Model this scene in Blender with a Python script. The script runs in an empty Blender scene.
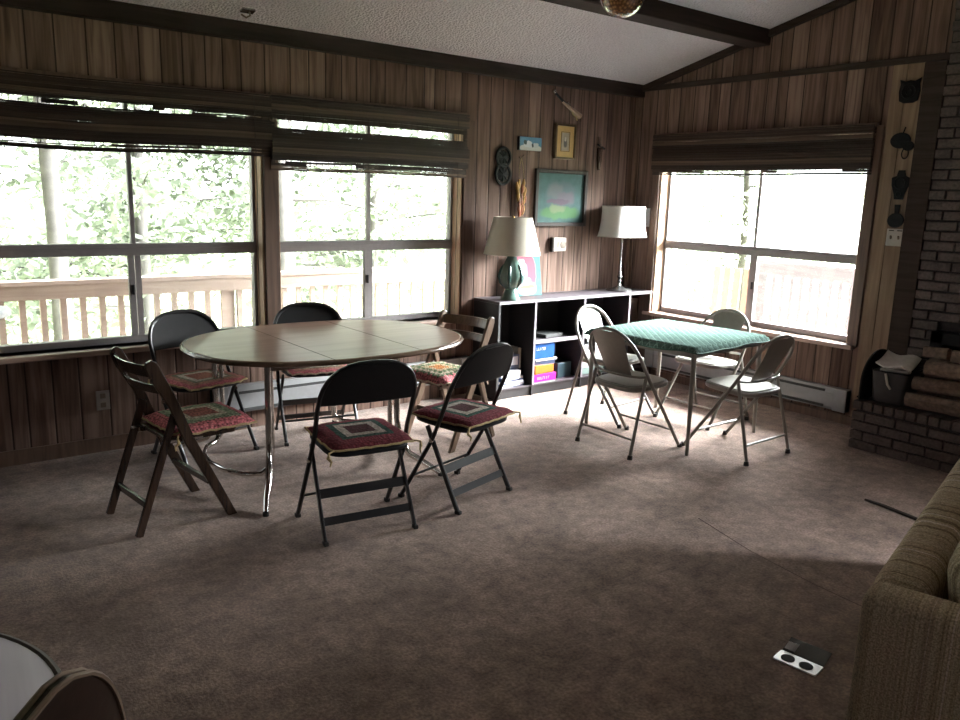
import bpy, bmesh, math, random
from mathutils import Matrix, Vector, Euler, noise
PI = math.pi
R = math.radians
sc = bpy.context.scene
COL = sc.collection
random.seed(7)
DX, DY = 5.72, 5.08          # right wall plane x, back wall plane y
XL, YR = -3.2, -5.0          # left and rear walls

# ------------------------------------------------------------------ materials
def new_mat(name):
    m = bpy.data.materials.new(name); m.use_nodes = True
    nt = m.node_tree
    b = nt.nodes['Principled BSDF']
    return m, nt, b

def N(nt, t, **kw):
    n = nt.nodes.new(t)
    for k, v in kw.items():
        if k in n.inputs: n.inputs[k].default_value = v
        else: setattr(n, k, v)
    return n

def L(nt, a, b): nt.links.new(a, b)

def ramp(nt, fac, stops, interp='LINEAR'):
    r = nt.nodes.new('ShaderNodeValToRGB'); r.color_ramp.interpolation = interp
    e = r.color_ramp.elements
    while len(e) < len(stops): e.new(0.5)
    for i, (p, c) in enumerate(stops):
        e[i].position = p; e[i].color = (c[0], c[1], c[2], 1)
    L(nt, fac, r.inputs['Fac'])
    return r.outputs['Color']

def mth(nt, op, a, b=None, c=None, clamp=False):
    n = nt.nodes.new('ShaderNodeMath'); n.operation = op; n.use_clamp = clamp
    for i, v in enumerate((a, b, c)):
        if v is None: continue
        if isinstance(v, (int, float)): n.inputs[i].default_value = v
        else: L(nt, v, n.inputs[i])
    return n.outputs[0]

def mix(nt, fac, a, b, mode='MIX'):
    n = nt.nodes.new('ShaderNodeMix'); n.data_type = 'RGBA'; n.blend_type = mode
    for s, v in ((n.inputs[0], fac), (n.inputs[6], a), (n.inputs[7], b)):
        if isinstance(v, (int, float)): s.default_value = v
        elif isinstance(v, tuple): s.default_value = (v[0], v[1], v[2], 1)
        else: L(nt, v, s)
    return n.outputs[2]

def objco(nt):
    t = nt.nodes.new('ShaderNodeTexCoord')
    return t.outputs['Object']

def mapped(nt, scale=(1, 1, 1), loc=(0, 0, 0)):
    m = nt.nodes.new('ShaderNodeMapping'); m.inputs['Scale'].default_value = scale; m.inputs['Location'].default_value = loc
    L(nt, objco(nt), m.inputs['Vector'])
    return m.outputs['Vector']

def bump(nt, b, h, strength=0.3, dist=0.01):
    n = nt.nodes.new('ShaderNodeBump'); n.inputs['Strength'].default_value = strength; n.inputs['Distance'].default_value = dist
    L(nt, h, n.inputs['Height']); L(nt, n.outputs['Normal'], b.inputs['Normal'])

def mat_plain(name, col, rough=0.5, metal=0.0, var=0.12, scale=30, bmp=0.0, spec=0.5, coat=0.0):
    m, nt, b = new_mat(name)
    nz = N(nt, 'ShaderNodeTexNoise', Scale=scale, Detail=4.0)
    L(nt, objco(nt), nz.inputs['Vector'])
    lo = tuple(c * (1 - var) for c in col); hi = tuple(min(1, c * (1 + var)) for c in col)
    L(nt, ramp(nt, nz.outputs['Fac'], [(0.3, lo), (0.7, hi)]), b.inputs['Base Color'])
    b.inputs['Roughness'].default_value = rough; b.inputs['Metallic'].default_value = metal
    b.inputs['Specular IOR Level'].default_value = spec
    b.inputs['Coat Weight'].default_value = coat; b.inputs['Coat Roughness'].default_value = 0.08
    if bmp: bump(nt, b, nz.outputs['Fac'], bmp, 0.004)
    return m

def mat_wood(name, c1, c2, axis=0, scale=1.0, rough=0.45, coat=0.0, spec=0.5):
    m, nt, b = new_mat(name)
    s = [22 * scale] * 3; s[axis] = 1.6 * scale
    nz = N(nt, 'ShaderNodeTexNoise', Scale=1.0, Detail=6.0, Distortion=1.2)
    L(nt, mapped(nt, tuple(s)), nz.inputs['Vector'])
    L(nt, ramp(nt, nz.outputs['Fac'], [(0.3, c1), (0.68, c2)]), b.inputs['Base Color'])
    b.inputs['Roughness'].default_value = rough; b.inputs['Coat Weight'].default_value = coat
    b.inputs['Coat Roughness'].default_value = 0.1; b.inputs['Specular IOR Level'].default_value = spec
    return m

def mat_panelling(name, axis, seed=0.0, tone=1.0):
    """grooved wood panelling, planks of random width running vertically"""
    m, nt, b = new_mat(name)
    sep = N(nt, 'ShaderNodeSeparateXYZ'); L(nt, objco(nt), sep.inputs[0])
    u = mth(nt, 'ADD', sep.outputs[axis], 20.0 + seed)
    w = mth(nt, 'MULTIPLY', u, 7.6)
    v1 = N(nt, 'ShaderNodeTexVoronoi'); v1.voronoi_dimensions = '1D'; v1.feature = 'F1'; v1.inputs['Scale'].default_value = 1.0
    v2 = N(nt, 'ShaderNodeTexVoronoi'); v2.voronoi_dimensions = '1D'; v2.feature = 'DISTANCE_TO_EDGE'; v2.inputs['Scale'].default_value = 1.0
    for v in (v1, v2):
        L(nt, w, v.inputs['W']); v.inputs['Randomness'].default_value = 0.85
    bw = N(nt, 'ShaderNodeRGBToBW'); L(nt, v1.outputs['Color'], bw.inputs[0])
    plank = ramp(nt, bw.outputs[0], [(0.15, (0.115 * tone, 0.075 * tone, 0.060 * tone)), (0.5, (0.155 * tone, 0.104 * tone, 0.084 * tone)), (0.85, (0.21 * tone, 0.146 * tone, 0.118 * tone))])
    sc3 = [30, 30, 1.3]
    nz = N(nt, 'ShaderNodeTexNoise', Scale=1.0, Detail=6.0, Distortion=0.8)
    off = N(nt, 'ShaderNodeVectorMath'); off.operation = 'ADD'
    mp = mapped(nt, tuple(sc3)); L(nt, mp, off.inputs[0])
    L(nt, v1.outputs['Color'], off.inputs[1])
    L(nt, off.outputs[0], nz.inputs['Vector'])
    grain = ramp(nt, nz.outputs['Fac'], [(0.3, (0.55, 0.5, 0.47)), (0.62, (1.15, 1.12, 1.1))])
    # knots and dark flames
    nz2 = N(nt, 'ShaderNodeTexNoise', Scale=1.0, Detail=3.0, Distortion=1.5)
    L(nt, mapped(nt, (11, 11, 1.1), (seed, 3, 1)), nz2.inputs['Vector'])
    fl = ramp(nt, nz2.outputs['Fac'], [(0.30, (0.5, 0.45, 0.43)), (0.5, (1, 1, 1))])
    c = mix(nt, 1.0, plank, grain, 'MULTIPLY'); c = mix(nt, 0.8, c, fl, 'MULTIPLY')
    gm = mth(nt, 'LESS_THAN', v2.outputs['Distance'], 0.032)
    c = mix(nt, mth(nt, 'MULTIPLY', gm, 0.88), c, (0.018, 0.011, 0.009))
    L(nt, c, b.inputs['Base Color'])
    b.inputs['Roughness'].default_value = 0.6; b.inputs['Specular IOR Level'].default_value = 0.08
    h = mth(nt, 'MULTIPLY', v2.outputs['Distance'], 14.0, clamp=True)
    bump(nt, b, h, 0.6, 0.004)
    return m

def mat_carpet():
    m, nt, b = new_mat('carpet_pile')
    n1 = N(nt, 'ShaderNodeTexNoise', Scale=2.6, Detail=5.0, Roughness=0.65)
    n2 = N(nt, 'ShaderNodeTexNoise', Scale=85.0, Detail=3.0)
    n3 = N(nt, 'ShaderNodeTexNoise', Scale=14.0, Detail=5.0, Roughness=0.7)
    for n in (n1, n2, n3): L(nt, objco(nt), n.inputs['Vector'])
    a = ramp(nt, n1.outputs['Fac'], [(0.34, (0.150, 0.100, 0.076)), (0.66, (0.278, 0.195, 0.158))])
    f = ramp(nt, n2.outputs['Fac'], [(0.35, (0.7, 0.68, 0.67)), (0.65, (1.2, 1.2, 1.2))])
    g = ramp(nt, n3.outputs['Fac'], [(0.32, (0.6, 0.58, 0.56)), (0.62, (1.16, 1.16, 1.16))])
    c = mix(nt, 1.0, a, f, 'MULTIPLY'); c = mix(nt, 1.0, c, g, 'MULTIPLY')
    L(nt, c, b.inputs['Base Color']); b.inputs['Roughness'].default_value = 1.0
    b.inputs['Specular IOR Level'].default_value = 0.1
    b.inputs['Sheen Weight'].default_value = 0.15
    hh = mth(nt, 'ADD', n2.outputs['Fac'], n3.outputs['Fac'])
    bump(nt, b, hh, 0.35, 0.008)
    return m

def mat_ceiling():
    m, nt, b = new_mat('popcorn_plaster')
    v = N(nt, 'ShaderNodeTexVoronoi', Scale=55.0); n = N(nt, 'ShaderNodeTexNoise', Scale=90.0, Detail=4.0)
    for q in (v, n): L(nt, objco(nt), q.inputs['Vector'])
    L(nt, ramp(nt, n.outputs['Fac'], [(0.3, (0.68, 0.645, 0.68)), (0.7, (0.84, 0.805, 0.84))]), b.inputs['Base Color'])
    b.inputs['Roughness'].default_value = 0.95
    h = mth(nt, 'SUBTRACT', n.outputs['Fac'], v.outputs['Distance'])
    bump(nt, b, h, 0.9, 0.012)
    return m

def mat_glass():
    m = bpy.data.materials.new('window_glass'); m.use_nodes = True
    nt = m.node_tree; nt.nodes.clear()
    o = N(nt, 'ShaderNodeOutputMaterial'); t = N(nt, 'ShaderNodeBsdfTransparent'); g = N(nt, 'ShaderNodeBsdfGlossy')
    t.inputs['Color'].default_value = (0.96, 0.98, 0.97, 1); g.inputs['Roughness'].default_value = 0.03
    f = N(nt, 'ShaderNodeFresnel', IOR=1.35); mx = N(nt, 'ShaderNodeMixShader')
    L(nt, f.outputs[0], mx.inputs[0]); L(nt, t.outputs[0], mx.inputs[1]); L(nt, g.outputs[0], mx.inputs[2]); L(nt, mx.outputs[0], o.inputs[0])
    return m

def mat_screen(dens):
    m = bpy.data.materials.new('insect_mesh'); m.use_nodes = True
    nt = m.node_tree; nt.nodes.clear()
    o = N(nt, 'ShaderNodeOutputMaterial'); t = N(nt, 'ShaderNodeBsdfTransparent'); d = N(nt, 'ShaderNodeBsdfTranslucent'); d2 = N(nt, 'ShaderNodeBsdfDiffuse')
    d.inputs['Color'].default_value = (0.75, 0.76, 0.78, 1); d2.inputs['Color'].default_value = (0.4, 0.4, 0.41, 1)
    ad = N(nt, 'ShaderNodeMixShader'); ad.inputs[0].default_value = 0.3
    L(nt, d.outputs[0], ad.inputs[1]); L(nt, d2.outputs[0], ad.inputs[2])
    mx = N(nt, 'ShaderNodeMixShader'); mx.inputs[0].default_value = dens
    L(nt, t.outputs[0], mx.inputs[1]); L(nt, ad.outputs[0], mx.inputs[2]); L(nt, mx.outputs[0], o.inputs[0])
    return m

def mat_crochet(name, rings, outer, dotted=0.0, zig=0.0):
    """concentric crochet squares: rings = [(half size, colour), ...] from the middle out"""
    m, nt, b = new_mat(name)
    sep = N(nt, 'ShaderNodeSeparateXYZ'); L(nt, objco(nt), sep.inputs[0])
    ax = mth(nt, 'ABSOLUTE', sep.outputs[0]); ay = mth(nt, 'ABSOLUTE', sep.outputs[1])
    d = mth(nt, 'MAXIMUM', ax, ay)
    wob = N(nt, 'ShaderNodeTexNoise', Scale=40.0); L(nt, objco(nt), wob.inputs['Vector'])
    d = mth(nt, 'ADD', d, mth(nt, 'MULTIPLY', mth(nt, 'SUBTRACT', wob.outputs['Fac'], 0.5), 0.012))
    if zig:
        mn = mth(nt, 'MINIMUM', ax, ay)
        d = mth(nt, 'ADD', d, mth(nt, 'MULTIPLY', mth(nt, 'SINE', mth(nt, 'MULTIPLY', mn, 160.0)), zig))
    stops = [(0.0, rings[0][1])]
    for i in range(len(rings)):
        nxt = rings[i + 1][1] if i + 1 < len(rings) else outer
        stops.append((rings[i][0] * 4, nxt))
    c = ramp(nt, mth(nt, 'MULTIPLY', d, 4.0), stops, 'CONSTANT')
    wv = N(nt, 'ShaderNodeTexVoronoi', Scale=75.0); L(nt, objco(nt), wv.inputs['Vector'])
    st = ramp(nt, wv.outputs['Distance'], [(0.15, (1.1, 1.1, 1.1)), (0.7, (0.6 - dotted, 0.6 - dotted, 0.6 - dotted))])
    c = mix(nt, 1.0, c, st, 'MULTIPLY')
    if dotted:
        ch = N(nt, 'ShaderNodeTexVoronoi', Scale=46.0, Randomness=0.15); L(nt, objco(nt), ch.inputs['Vector'])
        hole = mth(nt, 'LESS_THAN', ch.outputs['Distance'], 0.28)
        c = mix(nt, mth(nt, 'MULTIPLY', hole, 0.75), c, (0.02, 0.018, 0.015))
    L(nt, c, b.inputs['Base Color']); b.inputs['Roughness'].default_value = 0.95; b.inputs['Specular IOR Level'].default_value = 0.15
    bump(nt, b, wv.outputs['Distance'], 0.6, 0.006)
    return m

def mat_striped(name, axis):
    m, nt, b = new_mat(name)
    sep = N(nt, 'ShaderNodeSeparateXYZ'); L(nt, objco(nt), sep.inputs[0])
    u = sep.outputs[axis]
    n1 = N(nt, 'ShaderNodeTexNoise', Scale=1.0, Detail=4.0, Roughness=0.7); n1.noise_dimensions = '1D'
    L(nt, mth(nt, 'MULTIPLY', u, 24.0), n1.inputs['W'])
    n2 = N(nt, 'ShaderNodeTexNoise', Scale=220.0, Detail=2.0); L(nt, objco(nt), n2.inputs['Vector'])
    c = ramp(nt, n1.outputs['Fac'], [(0.3, (0.15, 0.105, 0.08)), (0.42, (0.36, 0.28, 0.195)), (0.5, (0.52, 0.43, 0.32)), (0.6, (0.36, 0.275, 0.205)), (0.7, (0.74, 0.64, 0.55))])
    s = ramp(nt, n2.outputs['Fac'], [(0.35, (0.6, 0.6, 0.6)), (0.65, (1.25, 1.25, 1.25))])
    L(nt, mix(nt, 1.0, c, s, 'MULTIPLY'), b.inputs['Base Color'])
    b.inputs['Roughness'].default_value = 0.95; b.inputs['Specular IOR Level'].default_value = 0.15
    bump(nt, b, n2.outputs['Fac'], 0.5, 0.004)
    return m

def mat_paint(name, base, blobs, nscale=14.0, rough=0.35, coat=0.0, wob=0.03):
    """a picture: base colour and soft ellipses (cx, cz, rx, rz, colour, softness) in the local x/z of the picture"""
    m, nt, b = new_mat(name)
    nz = N(nt, 'ShaderNodeTexNoise', Scale=nscale, Detail=5.0); L(nt, objco(nt), nz.inputs['Vector'])
    sepn = N(nt, 'ShaderNodeSeparateColor'); L(nt, nz.outputs['Color'], sepn.inputs[0])
    sep = N(nt, 'ShaderNodeSeparateXYZ'); L(nt, objco(nt), sep.inputs[0])
    x = mth(nt, 'ADD', sep.outputs[0], mth(nt, 'MULTIPLY', mth(nt, 'SUBTRACT', sepn.outputs[0], 0.5), wob * 2))
    z = mth(nt, 'ADD', sep.outputs[2], mth(nt, 'MULTIPLY', mth(nt, 'SUBTRACT', sepn.outputs[1], 0.5), wob * 2))
    c = ramp(nt, nz.outputs['Fac'], [(0.3, tuple(v * 0.85 for v in base)), (0.7, tuple(min(1, v * 1.12) for v in base))])
    for (cx, cz, rx, rz, colr, soft) in blobs:
        a = mth(nt, 'POWER', mth(nt, 'ABSOLUTE', mth(nt, 'DIVIDE', mth(nt, 'SUBTRACT', x, cx), rx)), 3.0)
        d = mth(nt, 'POWER', mth(nt, 'ABSOLUTE', mth(nt, 'DIVIDE', mth(nt, 'SUBTRACT', z, cz), rz)), 3.0)
        f = mth(nt, 'DIVIDE', mth(nt, 'SUBTRACT', 1.0, mth(nt, 'ADD', a, d)), soft, clamp=True)
        c = mix(nt, f, c, colr)
    L(nt, c, b.inputs['Base Color']); b.inputs['Roughness'].default_value = rough; b.inputs['Coat Weight'].default_value = coat
    b.inputs['Coat Roughness'].default_value = 0.05; b.inputs['Specular IOR Level'].default_value = 0.04
    return m

def mat_leaf(name, c1, c2):
    m = bpy.data.materials.new(name); m.use_nodes = True
    nt = m.node_tree; nt.nodes.clear()
    o = N(nt, 'ShaderNodeOutputMaterial'); d = N(nt, 'ShaderNodeBsdfDiffuse'); t = N(nt, 'ShaderNodeBsdfTranslucent')
    nz = N(nt, 'ShaderNodeTexNoise', Scale=1.7, Detail=3.0); L(nt, objco(nt), nz.inputs['Vector'])
    c = ramp(nt, nz.outputs['Fac'], [(0.35, c1), (0.65, c2)])
    L(nt, c, d.inputs['Color']); L(nt, c, t.inputs['Color'])
    mx = N(nt, 'ShaderNodeMixShader'); mx.inputs[0].default_value = 0.5
    L(nt, d.outputs[0], mx.inputs[1]); L(nt, t.outputs[0], mx.inputs[2]); L(nt, mx.outputs[0], o.inputs[0])
    return m

def mat_quilt():
    m, nt, b = new_mat('quilted_green_cloth')
    sep = N(nt, 'ShaderNodeSeparateXYZ'); L(nt, objco(nt), sep.inputs[0])
    p = mth(nt, 'ADD', sep.outputs[0], sep.outputs[1]); q = mth(nt, 'SUBTRACT', sep.outputs[0], sep.outputs[1])
    def tri(v): return mth(nt, 'ABSOLUTE', mth(nt, 'SUBTRACT', mth(nt, 'FRACT', mth(nt, 'MULTIPLY', mth(nt, 'ADD', v, 10.0), 17.0)), 0.5))
    a, d = tri(p), tri(q)
    e = mth(nt, 'MINIMUM', mth(nt, 'SUBTRACT', 0.5, a), mth(nt, 'SUBTRACT', 0.5, d))
    nz = N(nt, 'ShaderNodeTexNoise', Scale=60.0, Detail=4.0); L(nt, objco(nt), nz.inputs['Vector'])
    base = ramp(nt, nz.outputs['Fac'], [(0.35, (0.046, 0.074, 0.064)), (0.65, (0.076, 0.112, 0.098))])
    line = mth(nt, 'LESS_THAN', e, 0.07)
    c = mix(nt, mth(nt, 'MULTIPLY', line, 0.38), base, (0.22, 0.32, 0.28))
    L(nt, c, b.inputs['Base Color']); b.inputs['Roughness'].default_value = 1.0; b.inputs['Specular IOR Level'].default_value = 0.0
    h = mth(nt, 'MULTIPLY', e, 3.0, clamp=True)
    bump(nt, b, h, 0.3, 0.008)
    return m

def mat_brick(name, c1, c2):
    m, nt, b = new_mat(name)
    v = N(nt, 'ShaderNodeTexNoise', Scale=3.4, Detail=2.0); n = N(nt, 'ShaderNodeTexNoise', Scale=55.0, Detail=6.0)
    for k in (v, n): L(nt, objco(nt), k.inputs['Vector'])
    c = ramp(nt, v.outputs['Fac'], [(0.35, c1), (0.65, c2)])
    s = ramp(nt, n.outputs['Fac'], [(0.3, (0.7, 0.7, 0.7)), (0.7, (1.25, 1.25, 1.25))])
    L(nt, mix(nt, 1.0, c, s, 'MULTIPLY'), b.inputs['Base Color']); b.inputs['Roughness'].default_value = 0.85
    bump(nt, b, n.outputs['Fac'], 0.6, 0.006)
    return m

def mat_lamp_globe():
    m, nt, b = new_mat('amber_globe')
    v = N(nt, 'ShaderNodeTexVoronoi', Scale=70.0, Randomness=0.35); L(nt, objco(nt), v.inputs['Vector'])
    L(nt, ramp(nt, v.outputs['Distance'], [(0.1, (0.36, 0.17, 0.05)), (0.6, (0.10, 0.042, 0.012))]), b.inputs['Base Color'])
    b.inputs['Roughness'].default_value = 0.12; b.inputs['Coat Weight'].default_value = 1.0; b.inputs['Coat Roughness'].default_value = 0.05
    bump(nt, b, v.outputs['Distance'], 0.35, 0.004)
    return m

M = {}
M['back'] = mat_panelling('wood_panelling_back', 0, 0.3)
M['right'] = mat_panelling('wood_panelling_right', 1, 1.7)
M['light_panel'] = mat_wood('pale_wood_board', (0.13, 0.085, 0.055), (0.25, 0.172, 0.115), 2, 0.8, 0.6, 0.0, 0.2)
M['trimdark'] = mat_wood('dark_stained_beam', (0.016, 0.011, 0.009), (0.034, 0.023, 0.019), 0, 1.0, 0.8, 0.0, 0.15)
M['trimdark_y'] = mat_wood('dark_stained_trim', (0.024, 0.016, 0.013), (0.046, 0.032, 0.026), 1, 1.0, 0.8, 0.0, 0.15)
M['casing'] = mat_wood('stained_casing', (0.075, 0.042, 0.028), (0.15, 0.09, 0.062), 2, 1.0, 0.5)
M['jamb'] = mat_wood('raw_jamb', (0.48, 0.31, 0.20), (0.62, 0.43, 0.29), 2, 1.0, 0.6)
M['sill'] = mat_wood('varnished_sill', (0.27, 0.18, 0.145), (0.40, 0.28, 0.23), 0, 1.0, 0.5)
M['sill_y'] = mat_wood('varnished_sill_y', (0.27, 0.18, 0.145), (0.40, 0.28, 0.23), 1, 1.0, 0.5)
M['alu'] = mat_plain('bronze_aluminium', (0.27, 0.245, 0.245), 0.42, 0.25, 0.06)
M['glass'] = mat_glass(); M['screen'] = mat_screen(0.06); M['screen_thin'] = mat_screen(0.004)
M['carpet'] = mat_carpet(); M['ceil'] = mat_ceiling()
M['black'] = mat_plain('black_enamel', (0.010, 0.010, 0.011), 0.3, 0.0, 0.1)
M['black_soft'] = mat_plain('black_vinyl', (0.010, 0.010, 0.011), 0.55, 0.0, 0.1, 30, 0.0, 0.22)
M['rubber'] = mat_plain('dark_rubber', (0.02, 0.018, 0.016), 0.8)
M['greymetal'] = mat_plain('taupe_enamel', (0.20, 0.18, 0.155), 0.33, 0.0, 0.06)
M['greyvinyl'] = mat_plain('grey_vinyl', (0.30, 0.29, 0.26), 0.28, 0.0, 0.08)
M['chrome'] = mat_plain('chrome', (0.62, 0.60, 0.57), 0.12, 1.0, 0.05)
M['darkwood'] = mat_wood('dark_walnut', (0.022, 0.012, 0.008), (0.06, 0.034, 0.022), 2, 1.4, 0.25, 0.3)
M['brownwood'] = mat_wood('brown_oak', (0.075, 0.045, 0.03), (0.15, 0.098, 0.066), 2, 1.4, 0.3, 0.2)
M['laminate'] = mat_wood('walnut_laminate', (0.17, 0.10, 0.072), (0.28, 0.18, 0.135), 0, 0.35, 0.3, 0.0, 0.22)
M['laminate_edge'] = mat_wood('table_edge_band', (0.10, 0.062, 0.04), (0.17, 0.11, 0.075), 0, 0.6, 0.25, 0.3)
M['seam'] = mat_plain('dark_joint', (0.03, 0.02, 0.015), 0.7)
M['quilt'] = mat_quilt()
M['quilt_edge'] = mat_plain('green_hem', (0.035, 0.085, 0.065), 0.9, 0, 0.3, 80, 0.4)
M['shelfblack'] = mat_plain('black_painted_board', (0.012, 0.011, 0.012), 0.45, 0, 0.1)
M['shelftop'] = mat_plain('smoky_laminate', (0.05, 0.042, 0.047), 0.45, 0, 0.12, 12, 0.0, 0.25)
M['shelfedge'] = mat_plain('grey_edge_strip', (0.17, 0.15, 0.165), 0.45, 0, 0.06)
M['shelfbrown'] = mat_wood('brown_side_board', (0.05, 0.028, 0.02), (0.085, 0.05, 0.036), 2, 1.0, 0.5)
M['shade'] = mat_plain('cream_lampshade', (0.60, 0.55, 0.46), 0.85, 0, 0.03, 200)
M['shade_w'] = mat_plain('white_lampshade', (0.68, 0.65, 0.61), 0.8, 0, 0.02, 200)
M['celadon'] = mat_plain('celadon_glaze', (0.10, 0.17, 0.145), 0.14, 0, 0.18, 9, 0, 0.6, 0.6)
M['celadon_dark'] = mat_plain('dark_green_glaze', (0.02, 0.055, 0.05), 0.15, 0, 0.15, 9, 0, 0.6, 0.5)
M['pewter'] = mat_plain('pewter', (0.34, 0.33, 0.33), 0.25, 0.9, 0.08)
M['iron'] = mat_plain('cast_iron', (0.008, 0.008, 0.0085), 0.6, 0.0, 0.2, 60, 0.3, 0.15)
M['frame_dark'] = mat_wood('dark_picture_frame', (0.014, 0.010, 0.009), (0.03, 0.021, 0.017), 2, 1.5, 0.6, 0.0, 0.2)
M['frame_gold'] = mat_plain('worn_gold_frame', (0.10, 0.065, 0.03), 0.4, 0.2, 0.2)
M['plate'] = mat_plain('ivory_plate', (0.42, 0.38, 0.33), 0.5, 0, 0.03)
M['plate_brown'] = mat_plain('brown_plate', (0.16, 0.12, 0.09), 0.5, 0, 0.1)
M['heater'] = mat_plain('heater_enamel', (0.26, 0.26, 0.265), 0.45, 0, 0.05)
M['heater_dark'] = mat_plain('heater_slot', (0.03, 0.03, 0.03), 0.7)
M['brick'] = mat_brick('dark_brick', (0.046, 0.034, 0.031), (0.088, 0.065, 0.057))
M['mortar'] = mat_plain('dark_mortar', (0.022, 0.019, 0.018), 0.95, 0, 0.2, 60)
M['log'] = mat_wood('split_log', (0.10, 0.065, 0.045), (0.22, 0.15, 0.105), 0, 1.4, 0.85)
M['bark'] = mat_plain('bark', (0.13, 0.09, 0.068), 0.95, 0, 0.4, 35, 0.6)
M['paper'] = mat_plain('newsprint', (0.50, 0.47, 0.45), 0.8, 0, 0.12, 18)
M['tan'] = mat_plain('tan_yarn', (0.42, 0.32, 0.16), 0.9, 0, 0.25, 120)
M['cream_yarn'] = mat_plain('cream_yarn', (0.52, 0.42, 0.30), 0.9, 0, 0.25, 120)
M['sofa_x'] = mat_striped('striped_tweed_lengthwise', 0); M['sofa_y'] = mat_striped('striped_tweed_endwise', 1)
M['leather'] = mat_plain('dark_brown_leather', (0.022, 0.012, 0.008), 0.32, 0, 0.2, 40, 0.15)
M['piping'] = mat_plain('brown_piping', (0.17, 0.12, 0.085), 0.35)
M['gloss_table'] = mat_wood('painted_sheen_top', (0.60, 0.56, 0.62), (0.88, 0.84, 0.90), 1, 0.35, 0.25, 1.0, 1.0)  # pale lavender base stands in for window light reflected in the tabletop
M['rim'] = mat_wood('dark_table_rim', (0.02, 0.013, 0.01), (0.04, 0.027, 0.02), 0, 1.0, 0.4)
M['globe'] = mat_lamp_globe(); M['brass'] = mat_plain('aged_brass', (0.55, 0.38, 0.16), 0.25, 1.0)
M['deckwood'] = mat_wood('weathered_deck', (0.34, 0.27, 0.23), (0.50, 0.42, 0.36), 0, 0.5, 0.8)
M['railwood'] = mat_wood('cedar_rail', (0.17, 0.125, 0.10), (0.24, 0.185, 0.15), 0, 0.6, 0.8)
M['greyrail'] = mat_wood('darkened_grey_rail', (0.05, 0.045, 0.045), (0.085, 0.078, 0.078), 0, 0.6, 0.9)  # rail colour darkened so it reads against the overbright daylight
M['trunk'] = mat_plain('grey_bark', (0.035, 0.031, 0.029), 0.95, 0, 0.35, 9, 0.5)
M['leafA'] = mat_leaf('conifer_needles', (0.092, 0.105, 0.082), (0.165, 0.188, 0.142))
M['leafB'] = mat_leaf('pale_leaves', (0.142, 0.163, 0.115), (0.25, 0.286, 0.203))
M['leafC'] = mat_leaf('darkened_leaves', (0.052, 0.061, 0.044), (0.10, 0.117, 0.083))  # leaf colour darkened for the middle-window trees, against washed-out daylight
M['ground'] = mat_plain('forest_floor', (0.30, 0.32, 0.18), 0.95, 0, 0.4, 1.5)
def mat_slat():
    m, nt, b = new_mat('bamboo_slat')
    g = N(nt, 'ShaderNodeNewGeometry')
    c = ramp(nt, g.outputs['Random Per Island'], [(0.0, (0.014, 0.008, 0.006)), (0.5, (0.034, 0.020, 0.014)), (0.85, (0.068, 0.042, 0.030)), (1.0, (0.15, 0.098, 0.07))])
    L(nt, c, b.inputs['Base Color']); b.inputs['Roughness'].default_value = 0.55; b.inputs['Specular IOR Level'].default_value = 0.25
    return m
M['slat'] = mat_slat()
M['slat_y'] = M['slat']
M['string'] = mat_plain('blind_string', (0.035, 0.025, 0.02), 0.9)
M['stone_disc'] = mat_plain('grey_patio_top', (0.36, 0.37, 0.38), 0.6)
M['white_marks'] = mat_plain('white_card', (0.75, 0.74, 0.76), 0.6, 0, 0.03)

M['gloss_table'].node_tree.nodes['Principled BSDF'].inputs['Metallic'].default_value = 0.0
# ------------------------------------------------------------------ mesh helpers
def bm_new(): return bmesh.new()

def add_box(bm, c, s, rot=None):
    m = Matrix.Translation(c)
    if rot is not None: m = m @ (rot.to_matrix().to_4x4() if isinstance(rot, Euler) else rot)
    m = m @ Matrix.Diagonal((s[0], s[1], s[2], 1))
    return bmesh.ops.create_cube(bm, size=1, matrix=m)['verts']

def bar(bm, p0, p1, w, t, side=Vector((1, 0, 0))):
    """a board from p0 to p1, w wide across, t along `side`"""
    p0, p1 = Vector(p0), Vector(p1); d = p1 - p0; ln = d.length; z = d.normalized()
    x = (side - z * side.dot(z)).normalized(); y = z.cross(x)
    m = Matrix(((x.x, y.x, z.x, 0), (x.y, y.y, z.y, 0), (x.z, y.z, z.z, 0), (0, 0, 0, 1)))
    m = Matrix.Translation((p0 + p1) / 2) @ m @ Matrix.Diagonal((t, w, ln, 1))
    bmesh.ops.create_cube(bm, size=1, matrix=m)

def add_tube(bm, pts, r, seg=8, closed=False, cap=True, flat=1.0):
    P = [Vector(p) for p in pts]; n = len(P)
    rs = r if isinstance(r, (list, tuple)) else [r] * n
    T = []
    for i in range(n):
        a = P[(i - 1) % n] if (closed or i > 0) else P[i]
        b = P[(i + 1) % n] if (closed or i < n - 1) else P[i]
        T.append((b - a).normalized())
    up = Vector((0, 0, 1)) if abs(T[0].z) < 0.9 else Vector((1, 0, 0))
    nx = (up - T[0] * up.dot(T[0])).normalized(); rings = []
    for i in range(n):
        nx = (nx - T[i] * nx.dot(T[i])).normalized(); ny = T[i].cross(nx)
        rings.append([bm.verts.new(P[i] + (nx * math.cos(2 * PI * k / seg) * flat + ny * math.sin(2 * PI * k / seg)) * rs[i]) for k in range(seg)])
    for i in range(n if closed else n - 1):
        A, B = rings[i], rings[(i + 1) % n]
        for k in range(seg): bm.faces.new((A[k], A[(k + 1) % seg], B[(k + 1) % seg], B[k]))
    if cap and not closed:
        bm.faces.new(rings[0][::-1]); bm.faces.new(rings[-1])

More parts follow.
